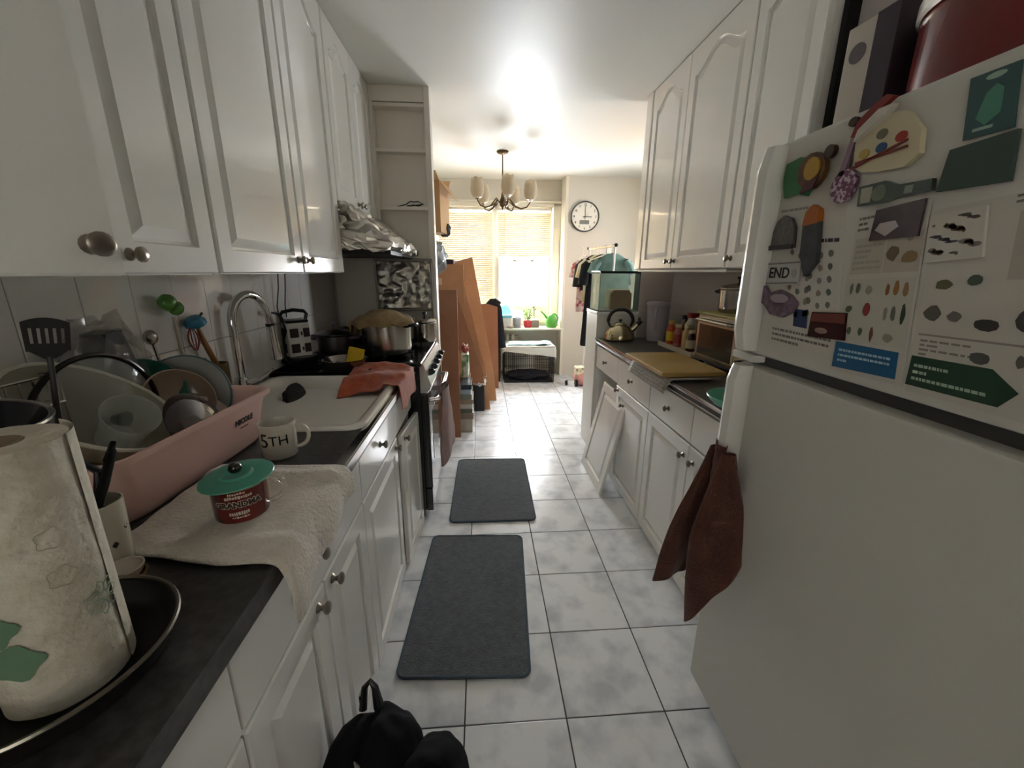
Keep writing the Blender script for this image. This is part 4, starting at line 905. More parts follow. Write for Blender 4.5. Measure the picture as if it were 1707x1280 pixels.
# magnets
def magnet(lab, P, d, m, base=.002, b=None):
    t, f = fthing('fridge_magnet', lab, 'magnet', P); t['group'] = 'magnets on the freezer door'
    plate(t, 'plate', f(P), base, base+d, m); return t, f
def ell(cy, cz, ry, rz, n=18, rot=0): return [(cy+ry*cos(2*pi*k/n)*cos(rot)-rz*sin(2*pi*k/n)*sin(rot), cz+ry*cos(2*pi*k/n)*sin(rot)+rz*sin(2*pi*k/n)*cos(rot)) for k in range(n)]
t, f = magnet('green and brown parrot shaped resin magnet at the upper left', [(.965, 1.545), (.975, 1.585), (.972, 1.617), (.93, 1.622), (.90, 1.60), (.885, 1.565), (.90, 1.54), (.93, 1.548)], .010, mat('leaf_green', '#1e6b35', .3, coat=.4))
plate(t, 'brown_body', f(ell(.885, 1.585, .038, .034, 14, .5)), .010, .020, mat('brown_resin', '#6b4a1c', .35, col2='#4b2a14', nscale=30)); plate(t, 'yellow_chest', f(ell(.880, 1.588, .020, .022, 12)), .020, .024, mat('ochre_resin', '#b08a2c', .4)); plate(t, 'dark_wing', f([(.905, 1.545), (.87, 1.55), (.86, 1.57), (.89, 1.57)]), .012, .022, mat('maroon_resin', '#4a1820', .3)); plate(t, 'head', f(ell(.848, 1.612, .012, .012)), .008, .018, mat('dark_brown', '#3a2614', .4))
t, f = magnet('purple glitter guitar shaped magnet with a slim neck', ell(.808, 1.542, .028, .030, 18), .008, mat('purple_glitter', '#6a4058', .3, .3, col2='#b9a8b4', nscale=120, contrast=(.45, .5)))
plate(t, 'neck', f([(.824, 1.565), (.812, 1.56), (.795, 1.640), (.806, 1.642)]), .004, .010, mat('purple_neck', '#8a6f7c', .3)); plate(t, 'headstock', f(ell(.812, 1.652, .010, .008, 10)), .003, .011, mat('dark_brown'))
t, f = magnet('cream painter palette magnet with a red and white cap', [(.79, 1.575), (.795, 1.61), (.775, 1.638), (.745, 1.645), (.705, 1.635), (.675, 1.60), (.670, 1.565), (.69, 1.55), (.735, 1.552), (.77, 1.558)], .010, mat('cream_resin', '#cabf9e', .4))
for cy, cz, c in ((.742, 1.612, '6f6a52'), (.738, 1.590, '1f4f78'), (.705, 1.598, 'a03428'), (.770, 1.588, 'b79a4a')): plate(t, 'paint_spot', f(ell(cy, cz, .010, .008, 12)), .012, .014, inkmat(c))
for a, b in (((.790, 1.568), (.692, 1.590)), ((.783, 1.575), (.690, 1.580))): plate(t, 'paint_brush', f([(a[0], a[1]-.002), (b[0], b[1]-.0015), (b[0], b[1]+.0015), (a[0], a[1]+.002)]), .012, .016, inkmat('7a2b20'))
plate(t, 'cap', f([(.80, 1.622), (.792, 1.645), (.765, 1.662), (.742, 1.671), (.728, 1.664), (.745, 1.655), (.775, 1.640), (.785, 1.620)]), .010, .020, inkmat('7c1f1c')); plate(t, 'cap_trim', f([(.79, 1.612), (.785, 1.63), (.75, 1.652), (.725, 1.652), (.735, 1.638), (.765, 1.625)]), .010, .022, mat('cap_white', '#c9c2b6', .8))
t, f = magnet('dark green bottle shaped bottle opener magnet', [(.767, 1.500), (.770, 1.534), (.720, 1.535), (.695, 1.524), (.641, 1.523), (.639, 1.505), (.690, 1.504), (.712, 1.499)], .007, mat('bottle_green', '#2c3a2c', .2, coat=.5))
plate(t, 'label', f([(.762, 1.504), (.764, 1.530), (.742, 1.530), (.742, 1.504)]), .009, .0095, inkmat('a9a794')); plate(t, 'label', f(ell(.728, 1.517, .014, .013)), .009, .0095, inkmat('68745e')); plate(t, 'neck_label', f([(.682, 1.508), (.682, 1.520), (.668, 1.520), (.668, 1.508)]), .009, .0095, inkmat('8a9484'))
t, f = magnet('teal card magnet with a pale bottle drawing at the top right', [(.627, 1.649), (.569, 1.648), (.556, 1.567), (.616, 1.567)], .002, mat('teal_card', '#1d4a4a', .3, coat=.3))
plate(t, 'drawing', f([(.606, 1.592), (.600, 1.622), (.590, 1.630), (.580, 1.622), (.577, 1.592), (.592, 1.580)]), .004, .0046, inkmat('4d8a76')); plate(t, 'drawing', f(ell(.594, 1.641, .012, .004)), .004, .0046, inkmat('9ab5a6')); plate(t, 'drawing', f([(.606, 1.575), (.606, 1.579), (.582, 1.579), (.582, 1.575)]), .004, .0046, inkmat('9ab5a6'))
magnet('slate green blank chalkboard magnet below the teal card', [(.627, 1.558), (.548, 1.563), (.541, 1.500), (.632, 1.502)], .006, mat('slate_green', '#37493f', .5))
t, f = magnet('grey dome shaped souvenir magnet above the END plate', [(.985, 1.437), (.984, 1.475), (.975, 1.497), (.955, 1.508), (.932, 1.500), (.918, 1.480), (.912, 1.436)], .008, mat('pewter', '#6a6664', .35, .6, bump=.6, bscale=80))
plate(t, 'base', f([(.988, 1.434), (.988, 1.444), (.910, 1.444), (.910, 1.434)]), .010, .014, mat('dark_pewter', '#35302e', .4))
t, f = magnet('orange and slate pencil shaped magnet', [(.884, 1.42), (.890, 1.48), (.848, 1.484), (.836, 1.405), (.862, 1.375)], .010, mat('slate_resin', '#4c4f52', .4, col2='#3a3b3c', nscale=30))
plate(t, 'orange_top', f([(.890, 1.478), (.886, 1.506), (.870, 1.519), (.852, 1.508), (.848, 1.482)]), .002, .014, mat('orange_resin', '#a65a1e', .35))
t, f = magnet('small number plate magnet reading END', [(.990, 1.406), (.883, 1.409), (.882, 1.357), (.986, 1.353)], .004, mat('plate_silver', '#bcbab4', .35))
mm = Matrix.Translation((-.0066, .010, .028)) @ Matrix.Scale(.80, 4) @ Matrix(((0, 0, -1, 0), (-1, 0, 0, 0), (0, 1, 0, 0), (0, 0, 0, 1)))
place_text('lettering', text_g('END', .042, .0004, bold=.0006), INK, t, mm)
plate(t, 'emblem', f(ell(.898, 1.382, .008, .009, 10)), .006, .0066, inkmat('a3a29a'))
plate(t, 'border', f([(.988, 1.4035), (.885, 1.4065), (.885, 1.4035), (.988, 1.4005)]), .006, .0066, inkmat('77756e')); plate(t, 'border', f([(.985, 1.359), (.884, 1.363), (.884, 1.360), (.985, 1.356)]), .006, .0066, inkmat('77756e'))
t, f = magnet('purple fish shaped magnet below the END plate', [(.999, 1.317), (.985, 1.352), (.965, 1.335), (.93, 1.345), (.895, 1.335), (.871, 1.318), (.88, 1.297), (.91, 1.283), (.95, 1.287), (.972, 1.305)], .008, mat('purple_resin', '#5a4252', .3, coat=.3, col2='#7f6a78', nscale=60))
plate(t, 'script_label', f(ell(.925, 1.325, .03, .010)), .010, .0108, inkmat('a89aa4'))
t, f = magnet('dark red sunset photo magnet over the flyer corner', [(.828, 1.303), (.744, 1.309), (.737, 1.257), (.828, 1.252)], .003, mat('dark_red_photo', '#3a1a1a', .2, coat=.5))
plate(t, 'photo_sky', f([(.826, 1.301), (.746, 1.307), (.743, 1.288), (.826, 1.284)]), .005, .0055, inkmat('6e2f24')); plate(t, 'photo_glow', f(ell(.795, 1.268, .016, .006)), .005, .0056, inkmat('a08a80'))
t, f = magnet('dark purple souvenir magnet with a pale diamond sign', [(.728, 1.489), (.647, 1.496), (.645, 1.440), (.730, 1.438)], .004, mat('dark_purple_card', '#33242c', .25, coat=.4, col2='#4a3a3a', nscale=25))
plate(t, 'sign_shape', f([(.722, 1.455), (.715, 1.466), (.688, 1.468), (.680, 1.458), (.700, 1.444)]), .006, .0066, inkmat('b0a4a4'))
t, f = fthing('sketch_card', 'square sketch printed card overlapping the green arrow flyer', 'card', [(.632, 1.468), (.560, 1.474), (.548, 1.405), (.625, 1.398)]); Q = f([(.632, 1.468), (.560, 1.474), (.548, 1.405), (.625, 1.398)])
plate(t, 'card', Q, .0016, .006, PAPER2)
for k in range(30): blobp(t, 'sketch_mark', Q, .10+.80*((k*37) % 30)/30, .10+.8*((k*23+5) % 31)/31, .04+.05*(k % 3), .03+.03*(k % 2), .006, inkmat(['6f675f', '857c72', '5f5a66', '7d6a58'][k % 4]), 7, k+90)
# things on top of the refrigerator
bx2 = thing('product_box', 'white and purple product box standing on the refrigerator', 'box', (.86, 1.0, 1.672), rz=RD(4))
obj('carton', G().box(0, .11, -.05, .07, 0, .25, .003), mat('white_carton', '#c9c1b6', .5), bx2)
obj('purple_panel', G().box(-.001, .10, -.0512, -.02, .0, .252, .002).box(-.002, .0, -.05, .0, .0, .25), mat('purple_carton', '#3d2f3b', .4), bx2)
obj('round_logo', G().cyl((-.0025, .035, .19), (-.001, .035, .19), .02, .02, 20), mat('logo_grey', '#6c6468', .5), bx2)
db = thing('dark_box', 'dark navy box leaning behind the product box', 'box', (.985, 1.0, 1.672)); obj('carton', G().box(0, .12, -.05, .06, 0, .33, .004), mat('navy_carton', '#191620', .4), db); obj('flap', G().box(-.002, .122, -.052, .062, .30, .334, .003), mat('navy_flap', '#221d2a', .4), db)
rc = thing('red_tin', 'large red round tin with a silver lid on the refrigerator', 'tin', (.97, .785, 1.672)); rc.scale = (.92, .92, .92)
obj('tin', G().lathe([(0, 0), (.165, 0), (.17, .004), (.17, .20), (.166, .205), (0, .205)], 56), mat('red_enamel', '#6b100f', .25, coat=.5), rc)
obj('lid', G().lathe([(.172, .19), (.178, .195), (.178, .22), (.170, .228), (0, .232)], 56), mat('silver_lid', '#c5beb2', .3, .8), rc)
# brown towel on fridge handle
BR = mat('brown_towel', '#5c3224', .95, bump=.5, bscale=200, sheen=.25, col2='#4a261b', nscale=12)
bt_ = thing('brown_towel', 'brown towel threaded through the refrigerator handle', 'towel', (.64, .98, .9))
M0 = Matrix.Translation((-.64, -.98, -.9))
obj('far_fall', lobe((.652, 1.02, .915), (.580, 1.055, .47), (1, .12, 0), .072, .016, 0, .02, taper=.35).xf(M0), BR, bt_, sub=1)
obj('near_fall', lobe((.655, .965, .915), (.640, .925, .50), (1, -.30, 0), .085, .018, 2, .10, taper=.35).xf(M0), BR, bt_, sub=1)
obj('loop_fold', lobe((.625, .965, .80), (.662, 1.01, .935), (.5, 1, 0), .03, .016, 4, 0).xf(M0), BR, bt_, sub=1)
# ================================================================ rugs and bag
RUG = mat('charcoal_rug', '#585c60', .98, col2='#44484c', nscale=40, bump=.9, bscale=260, sheen=.3)
RE = mat('rug_binding', '#4b5964', .9)
def rug(lab, cx, cy, w, l, rz):
    t = thing('floor_mat', lab, 'mat', (cx, cy, .0), rz)
    P = rrect(w, l, .03, 6); obj('pile', G().prism(P, .001, .009), RUG, t, smooth=None)
    obj('binding', G().tube([(x, y, .006) for x, y in P], .0055, 8, closed=True), RE, t)
rug('charcoal floor mat nearest the viewer beside the sink cabinets', -.058, 1.53, .47, .80, RD(-3.3))
rug('smaller charcoal floor mat in front of the stove', .057, 2.463, .49, .80, RD(-.8))
BAGM = mat('black_nylon', '#100f11', .9, spec=.2, bump=.2, bscale=50)
bg = thing('black_bag', 'black fabric bag on the floor at the bottom of the view', 'bag', (-.22, .71, 0))
def lump(c, r, seed, amp=.22): return crumple(crumple(G().blob(c, r, amp, 2.2, 4, seed), .022, 7, seed), .006, 22)
obj('body', lump((0, -.05, .14), (.145, .16, .15), 1, .08), BAGM, bg, sub=1)
obj('side_pocket', lump((.088, -.03, .20), (.085, .12, .125), 4, .10), BAGM, bg, sub=1)
obj('middle_fold', lump((-.02, .03, .225), (.075, .11, .125), 7, .12), BAGM, bg, sub=1)
obj('strap', G().tube([(-.105, -.26, .08), (-.105, -.15, .21), (-.12, -.02, .29), (-.10, .05, .315), (-.07, .08, .30), (-.05, .06, .25)], [.05, .05, .045, .038, .034, .03], 14), BAGM, bg, sub=1)
obj('strap_loop', G().tube([(-.088, .09, .325), (-.085, .11, .372), (-.072, .115, .385), (-.06, .11, .37), (-.05, .095, .325)], [.010, .008, .007, .009, .014], 8), BLACKP, bg)
obj('buckle', G().box(-.098, -.091, .095, .113, .325, .362, .002), STEEL, bg)
obj('plastic_liner', crumple(G().blob((-.075, -.02, .25), (.033, .05, .06), .4, 3, 4, 2), .010, 30), mat('white_film', '#b6b4ae', .2, trans=.35, ior=1.2, bump=.5, bscale=30), bg, smooth=20)
# ================================================================ dining area
# blinds
SL = mat('blind_slat', '#dfd3b8', .4, transl=.009)
def blind(lab, x0, x1, ztop, zbot, tilt, pitch=.0245):
    t = thing('window_blind', lab, 'blind', ((x0+x1)/2, YW-.035, zbot)); w = x1-x0
    obj('headrail', G().box(-w/2, w/2, -.02, .02, ztop-zbot-.035, ztop-zbot, .003), mat('blind_rail', '#d8d0bc', .4), t)
    n = int((ztop-zbot-.06)/pitch)
    g = G().grid(lambda u, v: (-w/2+.004+(w-.008)*u, (v-.5)*.031, .0024*(1-(2*v-1)**2)), 1, 4)
    m = me('slat', g, SL, 60)
    for k in range(n):
        obj('slat', m, None, t, (0, 0, .03+pitch*k), rot=(RD(tilt), 0, 0))
    obj('bottom_rail', G().grid(lambda u, v: (-w/2+w*u, .012*cos(2*pi*v), -.002+.009*sin(2*pi*v)+.012*sin(pi*u)), 16, 10), mat('blind_rail'), t)
    for x in (-w*.38, 0, w*.38): obj('ladder_cord', G().box(x-.0012, x+.0012, -.014, -.0125, .0, ztop-zbot-.03), mat('blind_cord', '#b8b09c', .7), t)
    obj('tilt_wand', G().cyl((-w*.36, -.03, ztop-zbot-.04), (-w*.36, -.03, ztop-zbot-.66), .003, .003, 6), mat('blind_wand', '#c9c2b2', .3), t)
    return t
blind('lowered cream venetian blind on the left window', -.54, .165, 2.175, .70, 80)
blind('half raised cream venetian blind on the right window', .225, .93, 2.175, 1.565, 80)
# radiator
rd = thing('radiator', 'cream cast iron radiator under the window sill', 'radiator', (.16, 5.60, 0))
RM = mat('radiator_paint', '#b4ad9c', .5)
for k in range(11):
    x = -.45+.062*k*1.15
    obj('section', G().tube([(x, -.05, .08), (x, -.06, .12), (x, -.06, .50), (x, -.04, .545), (x, .04, .545), (x, .06, .50), (x, .06, .12), (x, .05, .08)], .02, 8), RM, rd)
obj('pipe', G().cyl((-.47, 0, .09), (.35, 0, .09), .02).cyl((-.47, 0, .52), (.35, 0, .52), .02), RM, rd)
# dog crate
cr = thing('dog_crate', 'black wire dog crate standing below the window', 'crate', (.60, 5.08, 0))
WIR = mat('black_wire', '#17171a', .4, .5)
cw, cd, ch = .64, .40, .45
def wires(g, f, n, m):
    for k in range(n+1): g.tube([f(k/n, 0), f(k/n, 1)], .0022, 5)
    for k in range(m+1): g.tube([f(0, k/m), f(1, k/m)], .0028, 5)
    return g
obj('front_panel', wires(G(), lambda u, v: (-cw/2+cw*u, 0, .01+ch*v), 24, 4), WIR, cr); obj('back_panel', wires(G(), lambda u, v: (-cw/2+cw*u, cd, .01+ch*v), 24, 4), WIR, cr)
for s in (-1, 1): obj('side_panel', wires(G(), lambda u, v, s=s: (s*cw/2, cd*u, .01+ch*v), 14, 4), WIR, cr)
obj('top_panel', wires(G(), lambda u, v: (-cw/2+cw*u, cd*v, .01+ch), 20, 4), WIR, cr)
obj('tray', G().box(-cw/2+.01, cw/2-.01, .01, cd-.01, .002, .03, .006), mat('crate_tray', '#1f2024', .5), cr)
obj('door_frame', wires(G(), lambda u, v: (.07+.20*u, -.006, .13+.28*v), 8, 8), WIR, cr)
obj('cushion', G().blob((0, cd/2, .07), (.28, .17, .06), .2, 3, 3, 1), mat('dark_cushion', '#2b2a30', .95), cr)
def fct(u, v):
    x = (u-.5)*.72; y = -.05+.5*v; z = .475+.008*noise.noise(Vector((u*5, v*5, 2)))
    if abs(x) > .33: z -= (abs(x)-.33)*1.6; x = math.copysign(.33+(abs(x)-.33)*.35, x)
    if y < 0: z -= -y*2.0*(.55+.9*u); y *= .35
    return (x, y, z)
ct = obj('crate_cover', G().grid(fct, 36, 26), mat('pale_cover', '#c6c7bd', .9, bump=.2, bscale=60), loc=(.60, 5.08, 0), label='pale cloth draped over the dog crate', cat='cloth', solid=.006, sub=1)
obj('blue_towel', G().grid(lambda u, v: ((u-.5)*.56+.04*v, .03+.28*v, .492+.006*noise.noise(Vector((u*6, v*6, 4)))+.012*math.exp(-((u-.85)/.06)**2)), 26, 14), mat('light_blue_cloth', '#8fc6cf', .9, col2='#b9dcd9', nscale=3), loc=(.60, 5.08, 0), label='light blue towel folded on top of the crate cover', cat='towel', solid=.008, sub=1)
# things on the sill
SZ = .652
LEAF = mat('leaf', '#5d7a3a', .5, transl=.3)
def leaf(g, p, d, l, w):
    p = Vector(p); d = Vector(d).normalized(); s = d.cross(Vector((.2, 1, .3))).normalized()
    g._add([p, p+d*l*.5+s*w, p+d*l, p+d*l*.5-s*w], [(0, 1, 2, 3)])
pt_ = thing('red_pot', 'small red flower pot with a leafy sprig on the window sill', 'potted plant', (.625, 5.56, SZ))
obj('pot', G().lathe([(0, 0), (.045, 0), (.055, .02), (.062, .075), (.058, .09), (.052, .09), (.05, .02), (0, .01)], 24), mat('red_pot', '#b5303a', .25, coat=.4), pt_)
obj('soil', G().lathe([(0, .082), (.054, .078)], 20), mat('soil', '#4a4034', .95), pt_)
g = G(); g2 = G(); rn = random.Random(3)
for k in range(7):
    a = k*.9; tip = Vector((.045*cos(a), .02*sin(a), .20+.03*rn.random())); g.tube([(0, 0, .07), tip*.6+Vector((0, 0, .03)), tip], .0025, 5)
    for q in range(5): p = tip*(.5+.12*q); leaf(g2, p, (rn.uniform(-1, 1), rn.uniform(-.6, .6), rn.uniform(.1, .8)), .035, .010)
obj('stem', g, mat('stem_green', '#6d7a48', .6), pt_); obj('leaves', g2, LEAF, pt_, smooth=None, kind='stuff')
gp = thing('square_pot', 'square grey brown pot with a tall spindly plant on the sill', 'potted plant', (.72, 5.58, SZ))
obj('pot', G().box(-.055, .055, -.055, .055, 0, .10, .006), mat('taupe_pot', '#7d7468', .6), gp); obj('soil', G().blob((0, 0, .10), (.05, .05, .02), .2, 4, 2), mat('pale_pebbles', '#b9b5aa', .9, bump=1, bscale=60), gp)
g = G().tube([(0, 0, .09), (-.012, 0, .2), (.0, 0, .30), (-.03, 0, .38)], .0035, 6); obj('stem', g, mat('stem_green'), gp)
g2 = G()
for k in range(22):
    a = rn.uniform(0, 2*pi); leaf(g2, (-.03+rn.uniform(-.012, .012), 0, .33+.006*k), (cos(a)*.8, sin(a)*.5, .9-.05*k*.3), rn.uniform(.045, .075), .0035)
for k in range(8): leaf(g2, (-.006, 0, .15+.02*k), (rn.uniform(-1, 1), 0, .5), .03, .008)
obj('leaves', g2, mat('dark_leaf_green', '#39402c', .5), gp, smooth=None, kind='stuff')
gy = thing('grey_pot', 'plain grey plastic pot on the window sill', 'pot', (.475, 5.56, SZ)); obj('pot', G().lathe([(0, 0), (.05, 0), (.052, .004), (.058, .12), (.060, .12), (.060, .13), (.055, .13), (.05, .01), (0, .01)], 24), mat('grey_plastic', '#8f9196', .45), gy); obj('saucer', G().lathe([(0, 0), (.065, 0), (.07, .012), (0, .008)], 24), mat('grey_plastic'), gy)
wh = thing('white_planter', 'white planter with blue rim and blue plastic dome on the sill', 'planter', (.325, 5.57, SZ))
obj('box', G().box(-.08, .08, -.06, .06, 0, .13, .008), mat('white_planter', '#d3d2cc', .4), wh); obj('blue_rim', G().box(-.085, .085, -.065, .065, .13, .17, .006), mat('sky_blue_plastic', '#7cc4d4', .3), wh)
obj('dome', G().lathe([(.075, .17), (.072, .22), (.06, .27), (.03, .30), (0, .31)], 24), mat('blue_dome', '#a8dfe8', .1, trans=.8, ior=1.1), wh)
sc2 = thing('small_dish', 'small white dish on the sill before the planter', 'dish', (.385, 5.49, SZ)); obj('dish', bowl_g(.05, .03), mat('pale_ceramic'), sc2)
wc = thing('watering_can', 'green plastic watering can on the window sill', 'watering can', (.945, 5.55, SZ))
GP = mat('lime_plastic', '#4f9a3c', .3, transl=.15)
obj('body', G().lathe([(0, 0), (.065, 0), (.072, .02), (.074, .09), (.058, .15), (.04, .17), (.036, .17), (0, .16)], 28), GP, wc)
obj('spout', G().tube([(-.055, 0, .12), (-.10, 0, .175), (-.15, 0, .22)], [.018, .011, .007], 10), GP, wc)
obj('handle', G().tube([(-.01, 0, .165), (.03, 0, .185), (.065, 0, .17), (.088, 0, .125), (.07, 0, .06)], .010, 8), GP, wc)
# clock
ck = thing('wall_clock', 'round white wall clock with grey rim reading three', 'clock', (1.312, 5.45, 2.05))
def face(g): return g.xf(Matrix.Rotation(pi/2, 4, 'X'))
CR = .182
obj('rim', face(G().lathe([(CR-.012, -.018), (CR, -.016), (CR, .012), (CR-.008, .018), (CR-.016, .012), (CR-.016, 0)], 64)), mat('clock_rim', '#5f5f5d', .3, .6), ck)
obj('dial', face(G().lathe([(0, .004), (CR-.012, .004)], 64)), mat('clock_face', '#e2ddd0', .4), ck)
for k in range(1, 13):
    a = pi/2-2*pi*k/12; g = text_g(str(k), .038, .0005, bold=.0004); g.xf(Matrix.Translation((.138*cos(a), -.006, .138*sin(a))) @ Matrix.Rotation(pi/2, 4, 'X')); obj('numeral', g, INK, ck, smooth=None)
obj('minute_hand', G().box(-.003, .003, -.010, -.008, -.03, .125), INK, ck)
obj('hour_hand', G().box(-.03, .085, -.009, -.007, -.004, .004), INK, ck)
obj('second_hand', G().box(-.001, .001, -.011, -.0105, -.04, .05, 0).xf(Matrix.Rotation(RD(50), 4, 'Y')), INK, ck)
obj('display_panel', G().box(-.066, .056, -.007, -.005, -.088, -.042), mat('lcd_grey', '#77786f', .4), ck)
# chandelier
cn = thing('chandelier', 'bronze five arm chandelier with frosted tulip shades', 'chandelier', (.228, 4.47, 2.515))
BRZ = mat('bronze', '#5e4a30', .35, .8); FRO = mat('frosted_glass', '#d9cdb4', .4, transl=.5)
obj('canopy', G().lathe([(0, 0), (.058, 0), (.06, -.008), (.048, -.022), (.02, -.03), (0, -.032)], 28), BRZ, cn)
obj('rod', G().cyl((0, 0, -.03), (0, 0, -.44), .006), BRZ, cn)
obj('hub', G().lathe([(0, -.36), (.010, -.37), (.018, -.42), (.034, -.46), (.026, -.495), (.010, -.51), (.006, -.53), (0, -.535)], 20), BRZ, cn)
for k in range(5):
    a = RD(62)+2*pi*k/5; c, s = cos(a), sin(a)
    P = [(.02, -.48), (.07, -.43), (.13, -.505), (.19, -.525), (.245, -.51), (.275, -.47), (.28, -.455)]
    ar = obj('arm', G().tube([(r*c, r*s, z) for r, z in P], [.007, .008, .011, .009, .007, .006, .006], 8), BRZ, cn)
    obj('leaf_fin', G()._add([(.05*c, .05*s, -.45), (.11*c-.02*s, .11*s+.02*c, -.50), (.19*c, .19*s, -.525), (.11*c+.02*s, .11*s-.02*c, -.50)], [(0, 1, 2, 3)]), BRZ, ar, solid=.003)
    obj('cup', G().lathe([(0, -.46), (.02, -.455), (.024, -.44), (0, -.44)], 16, (.28*c, .28*s, 0)), BRZ, ar)
    g = G(); pr = [(.02, -.45), (.045, -.435), (.062, -.40), (.066, -.36), (.060, -.31), (.052, -.28)]; n = 32
    g.lathe(pr, n, (.28*c, .28*s, 0))
    for i in range(n): x, y, z = g.v[-n+i]; g.v[-n+i] = (x, y, z+.016*abs(sin(i*pi*5/n)))
    obj('shade', g, FRO, ar, solid=.003)
# clothes rack
rkx = thing('clothes_rack', 'white rolling clothes rack with black end caps', 'clothes rack', (1.34, 4.3, 0))
RW = mat('rack_white', '#d0ccc2', .35)
obj('front_post', G().cyl((.02, 0, .08), (.02, 0, 1.66), .011), RW, rkx); obj('back_post', G().cyl((-.07, .66, .08), (-.07, .66, 1.66), .011), RW, rkx)
obj('bar', G().cyl((.02, -.02, 1.64), (-.07, .68, 1.64), .011), RW, rkx)
for p in ((.022, -.03, 1.645), (-.072, .69, 1.645)): obj('end_cap', G().blob(p, (.02, .02, .02), 0, 1, 2), BLACKP, rkx)
obj('foot_bar', G().cyl((-.2, 0, .07), (.24, 0, .07), .011).cyl((-.28, .66, .07), (.14, .66, .07), .011), RW, rkx)
for p in ((-.2, 0), (.24, 0), (-.28, .66), (.14, .66)): obj('caster', G().cyl((p[0]-.012, p[1], .03), (p[0]+.012, p[1], .03), .03, .03, 14), BLACKP, rkx)
def hanger(lab, t, tilt, m, rz=0):
    x = 1.36-.09*t; y = 4.3+.66*t
    h = thing('clothes_hanger', lab, 'hanger', (x, y, 1.64), rot=(0, tilt, rz)); h['group'] = 'hangers on the clothes rack'
    obj('hook', G().tube([(0, 0, -.07), (0, 0, -.03)]+[(.014*cos(a)-.0, 0, .0+.014*sin(a)) for a in [RD(-90+30*k) for k in range(9)]], .0028, 6), m, h)
    obj('shoulders', G().tube([(0, 0, -.07), (.21, 0, -.155), (.205, 0, -.165), (-.205, 0, -.165), (-.21, 0, -.155)], .0045, 6, closed=True), m, h)
    return h
HWH = mat('white_hanger', '#e6dfc8', .35)
def garment(name, lab, t, sh, zb, m, wsh, wb, sleeve=.2, cat='shirt', rz=0):
    x = 1.36-.09*t; y = 4.3+.66*t; zt = 1.565
    th = thing(name, lab, cat, (x, y, 0), rz); th['group'] = 'clothes on the rack'
    g = G(); rows = []
    N = 16
    def outline(v):
        if v < .18: k = v/.18; return .06+(wsh-.06)*k**.8
        k = (v-.18)/.82; return wsh*.9+(wb-wsh*.9)*k
    def fr(u, v, s):
        hw = outline(v); a = (u-.5)*2; xx = a*hw
        z = zt-(zt-zb)*v if v >= .18 else zt-.085*(v/.18)
        if v >= .18: z = zt-.085-(zt-.085-zb)*(v-.18)/.82
        th_ = .028*math.sqrt(max(0, 1-a*a))*min(1, .25+v*2)+.008*sin(a*7+v*5)*v
        return (xx, s*th_+.006*sin(a*11)*v, z)
    g.grid(lambda u, v: fr(u, v, 1), 22, 24).grid(lambda u, v: fr(u, v, -1), 22, 24)
    obj('body', g, m, th, sub=1)
    if sleeve:
        for s in (-1, 1):
            obj('sleeve', G().tube([(s*wsh*.78, 0, zt-.075), (s*(wsh+.005), 0, zt-.12), (s*(wsh+.03), 0, zt-.10-sleeve)], [.042, .05, .055], 12), m, th)
TEAL = mat('sea_green_fabric', '#63807b', .9, bump=.2, bscale=40)
DKF = mat('black_fabric', '#121316', .9, bump=.3, bscale=40)
garment('green_shirt', 'sea green shirt nearest on the clothes rack', .06, 0, .92, TEAL, .175, .17, .10)
garment('black_dress', 'long black dress hanging behind the green shirt', .30, 0, .58, DKF, .21, .235, .22, 'dress')
garment('yellow_shirt', 'pale yellow top with dark trim between the dark clothes', .52, 0, 1.05, mat('pale_yellow_fabric', '#c9bb7c', .9, col2='#e2ddc6', nscale=7), .19, .18, .15)
garment('dark_jacket', 'dark jacket hanging toward the far end of the rack', .64, 0, 1.18, mat('charcoal_fabric', '#26262a', .9), .19, .18, .25, 'jacket')
garment('floral_blouse', 'pink and white floral top at the far end of the rack', .82, 0, .93, mat('floral_fabric', '#d9c4bc', .9, col2='#b05a62', nscale=22, contrast=(.40, .5)), .19, .18, .15)
for k, t_ in enumerate((.06, .30, .52, .64, .82)): hanger(['hanger holding the green shirt', 'hanger holding the black dress', 'hanger holding the yellow top', 'hanger holding the dark jacket', 'hanger holding the floral top'][k], t_, 0, mat('black_hanger', '#141414', .4) if k in (0, 1) else HWH)
hanger('empty white hanger sticking out toward the window', .96, RD(-6), HWH, RD(20)).location.x -= .09
for k in range(4): hanger(['first', 'second', 'third', 'fourth'][k]+' empty white hanger bunched on the rack bar', .14+.04*k, RD(2), HWH)
# pet carrier / toys at the foot of the rack
tp = thing('pink_toy_bag', 'pink and cream striped bag at the foot of the clothes rack', 'bag', (1.25, 4.93, 0))
obj('bag', G().blob((0, 0, .11), (.11, .09, .11), .12, 3, 3, 4, flat=-.108), mat('pink_fabric', '#d69a8f', .8), tp); obj('cream_top', G().box(-.10, .03, -.07, .05, .14, .25, .02), mat('cream_pattern', '#d8ccae', .8, col2='#8d7a62', nscale=30, contrast=(.4, .45)), tp)
obj('wheel', G().cyl((-.10, -.06, .045), (-.07, -.06, .045), .045, .045, 20), BLACKP, tp)
obj('plastic_bag', crumple(G().blob((1.40, 4.86, .30), (.07, .06, .14), .3, 3, 4, 6), .02, 22), mat('white_film2', '#d5d8da', .3, trans=.2, ior=1.2), label='white plastic bag hanging by the clothes rack', cat='bag', smooth=20)
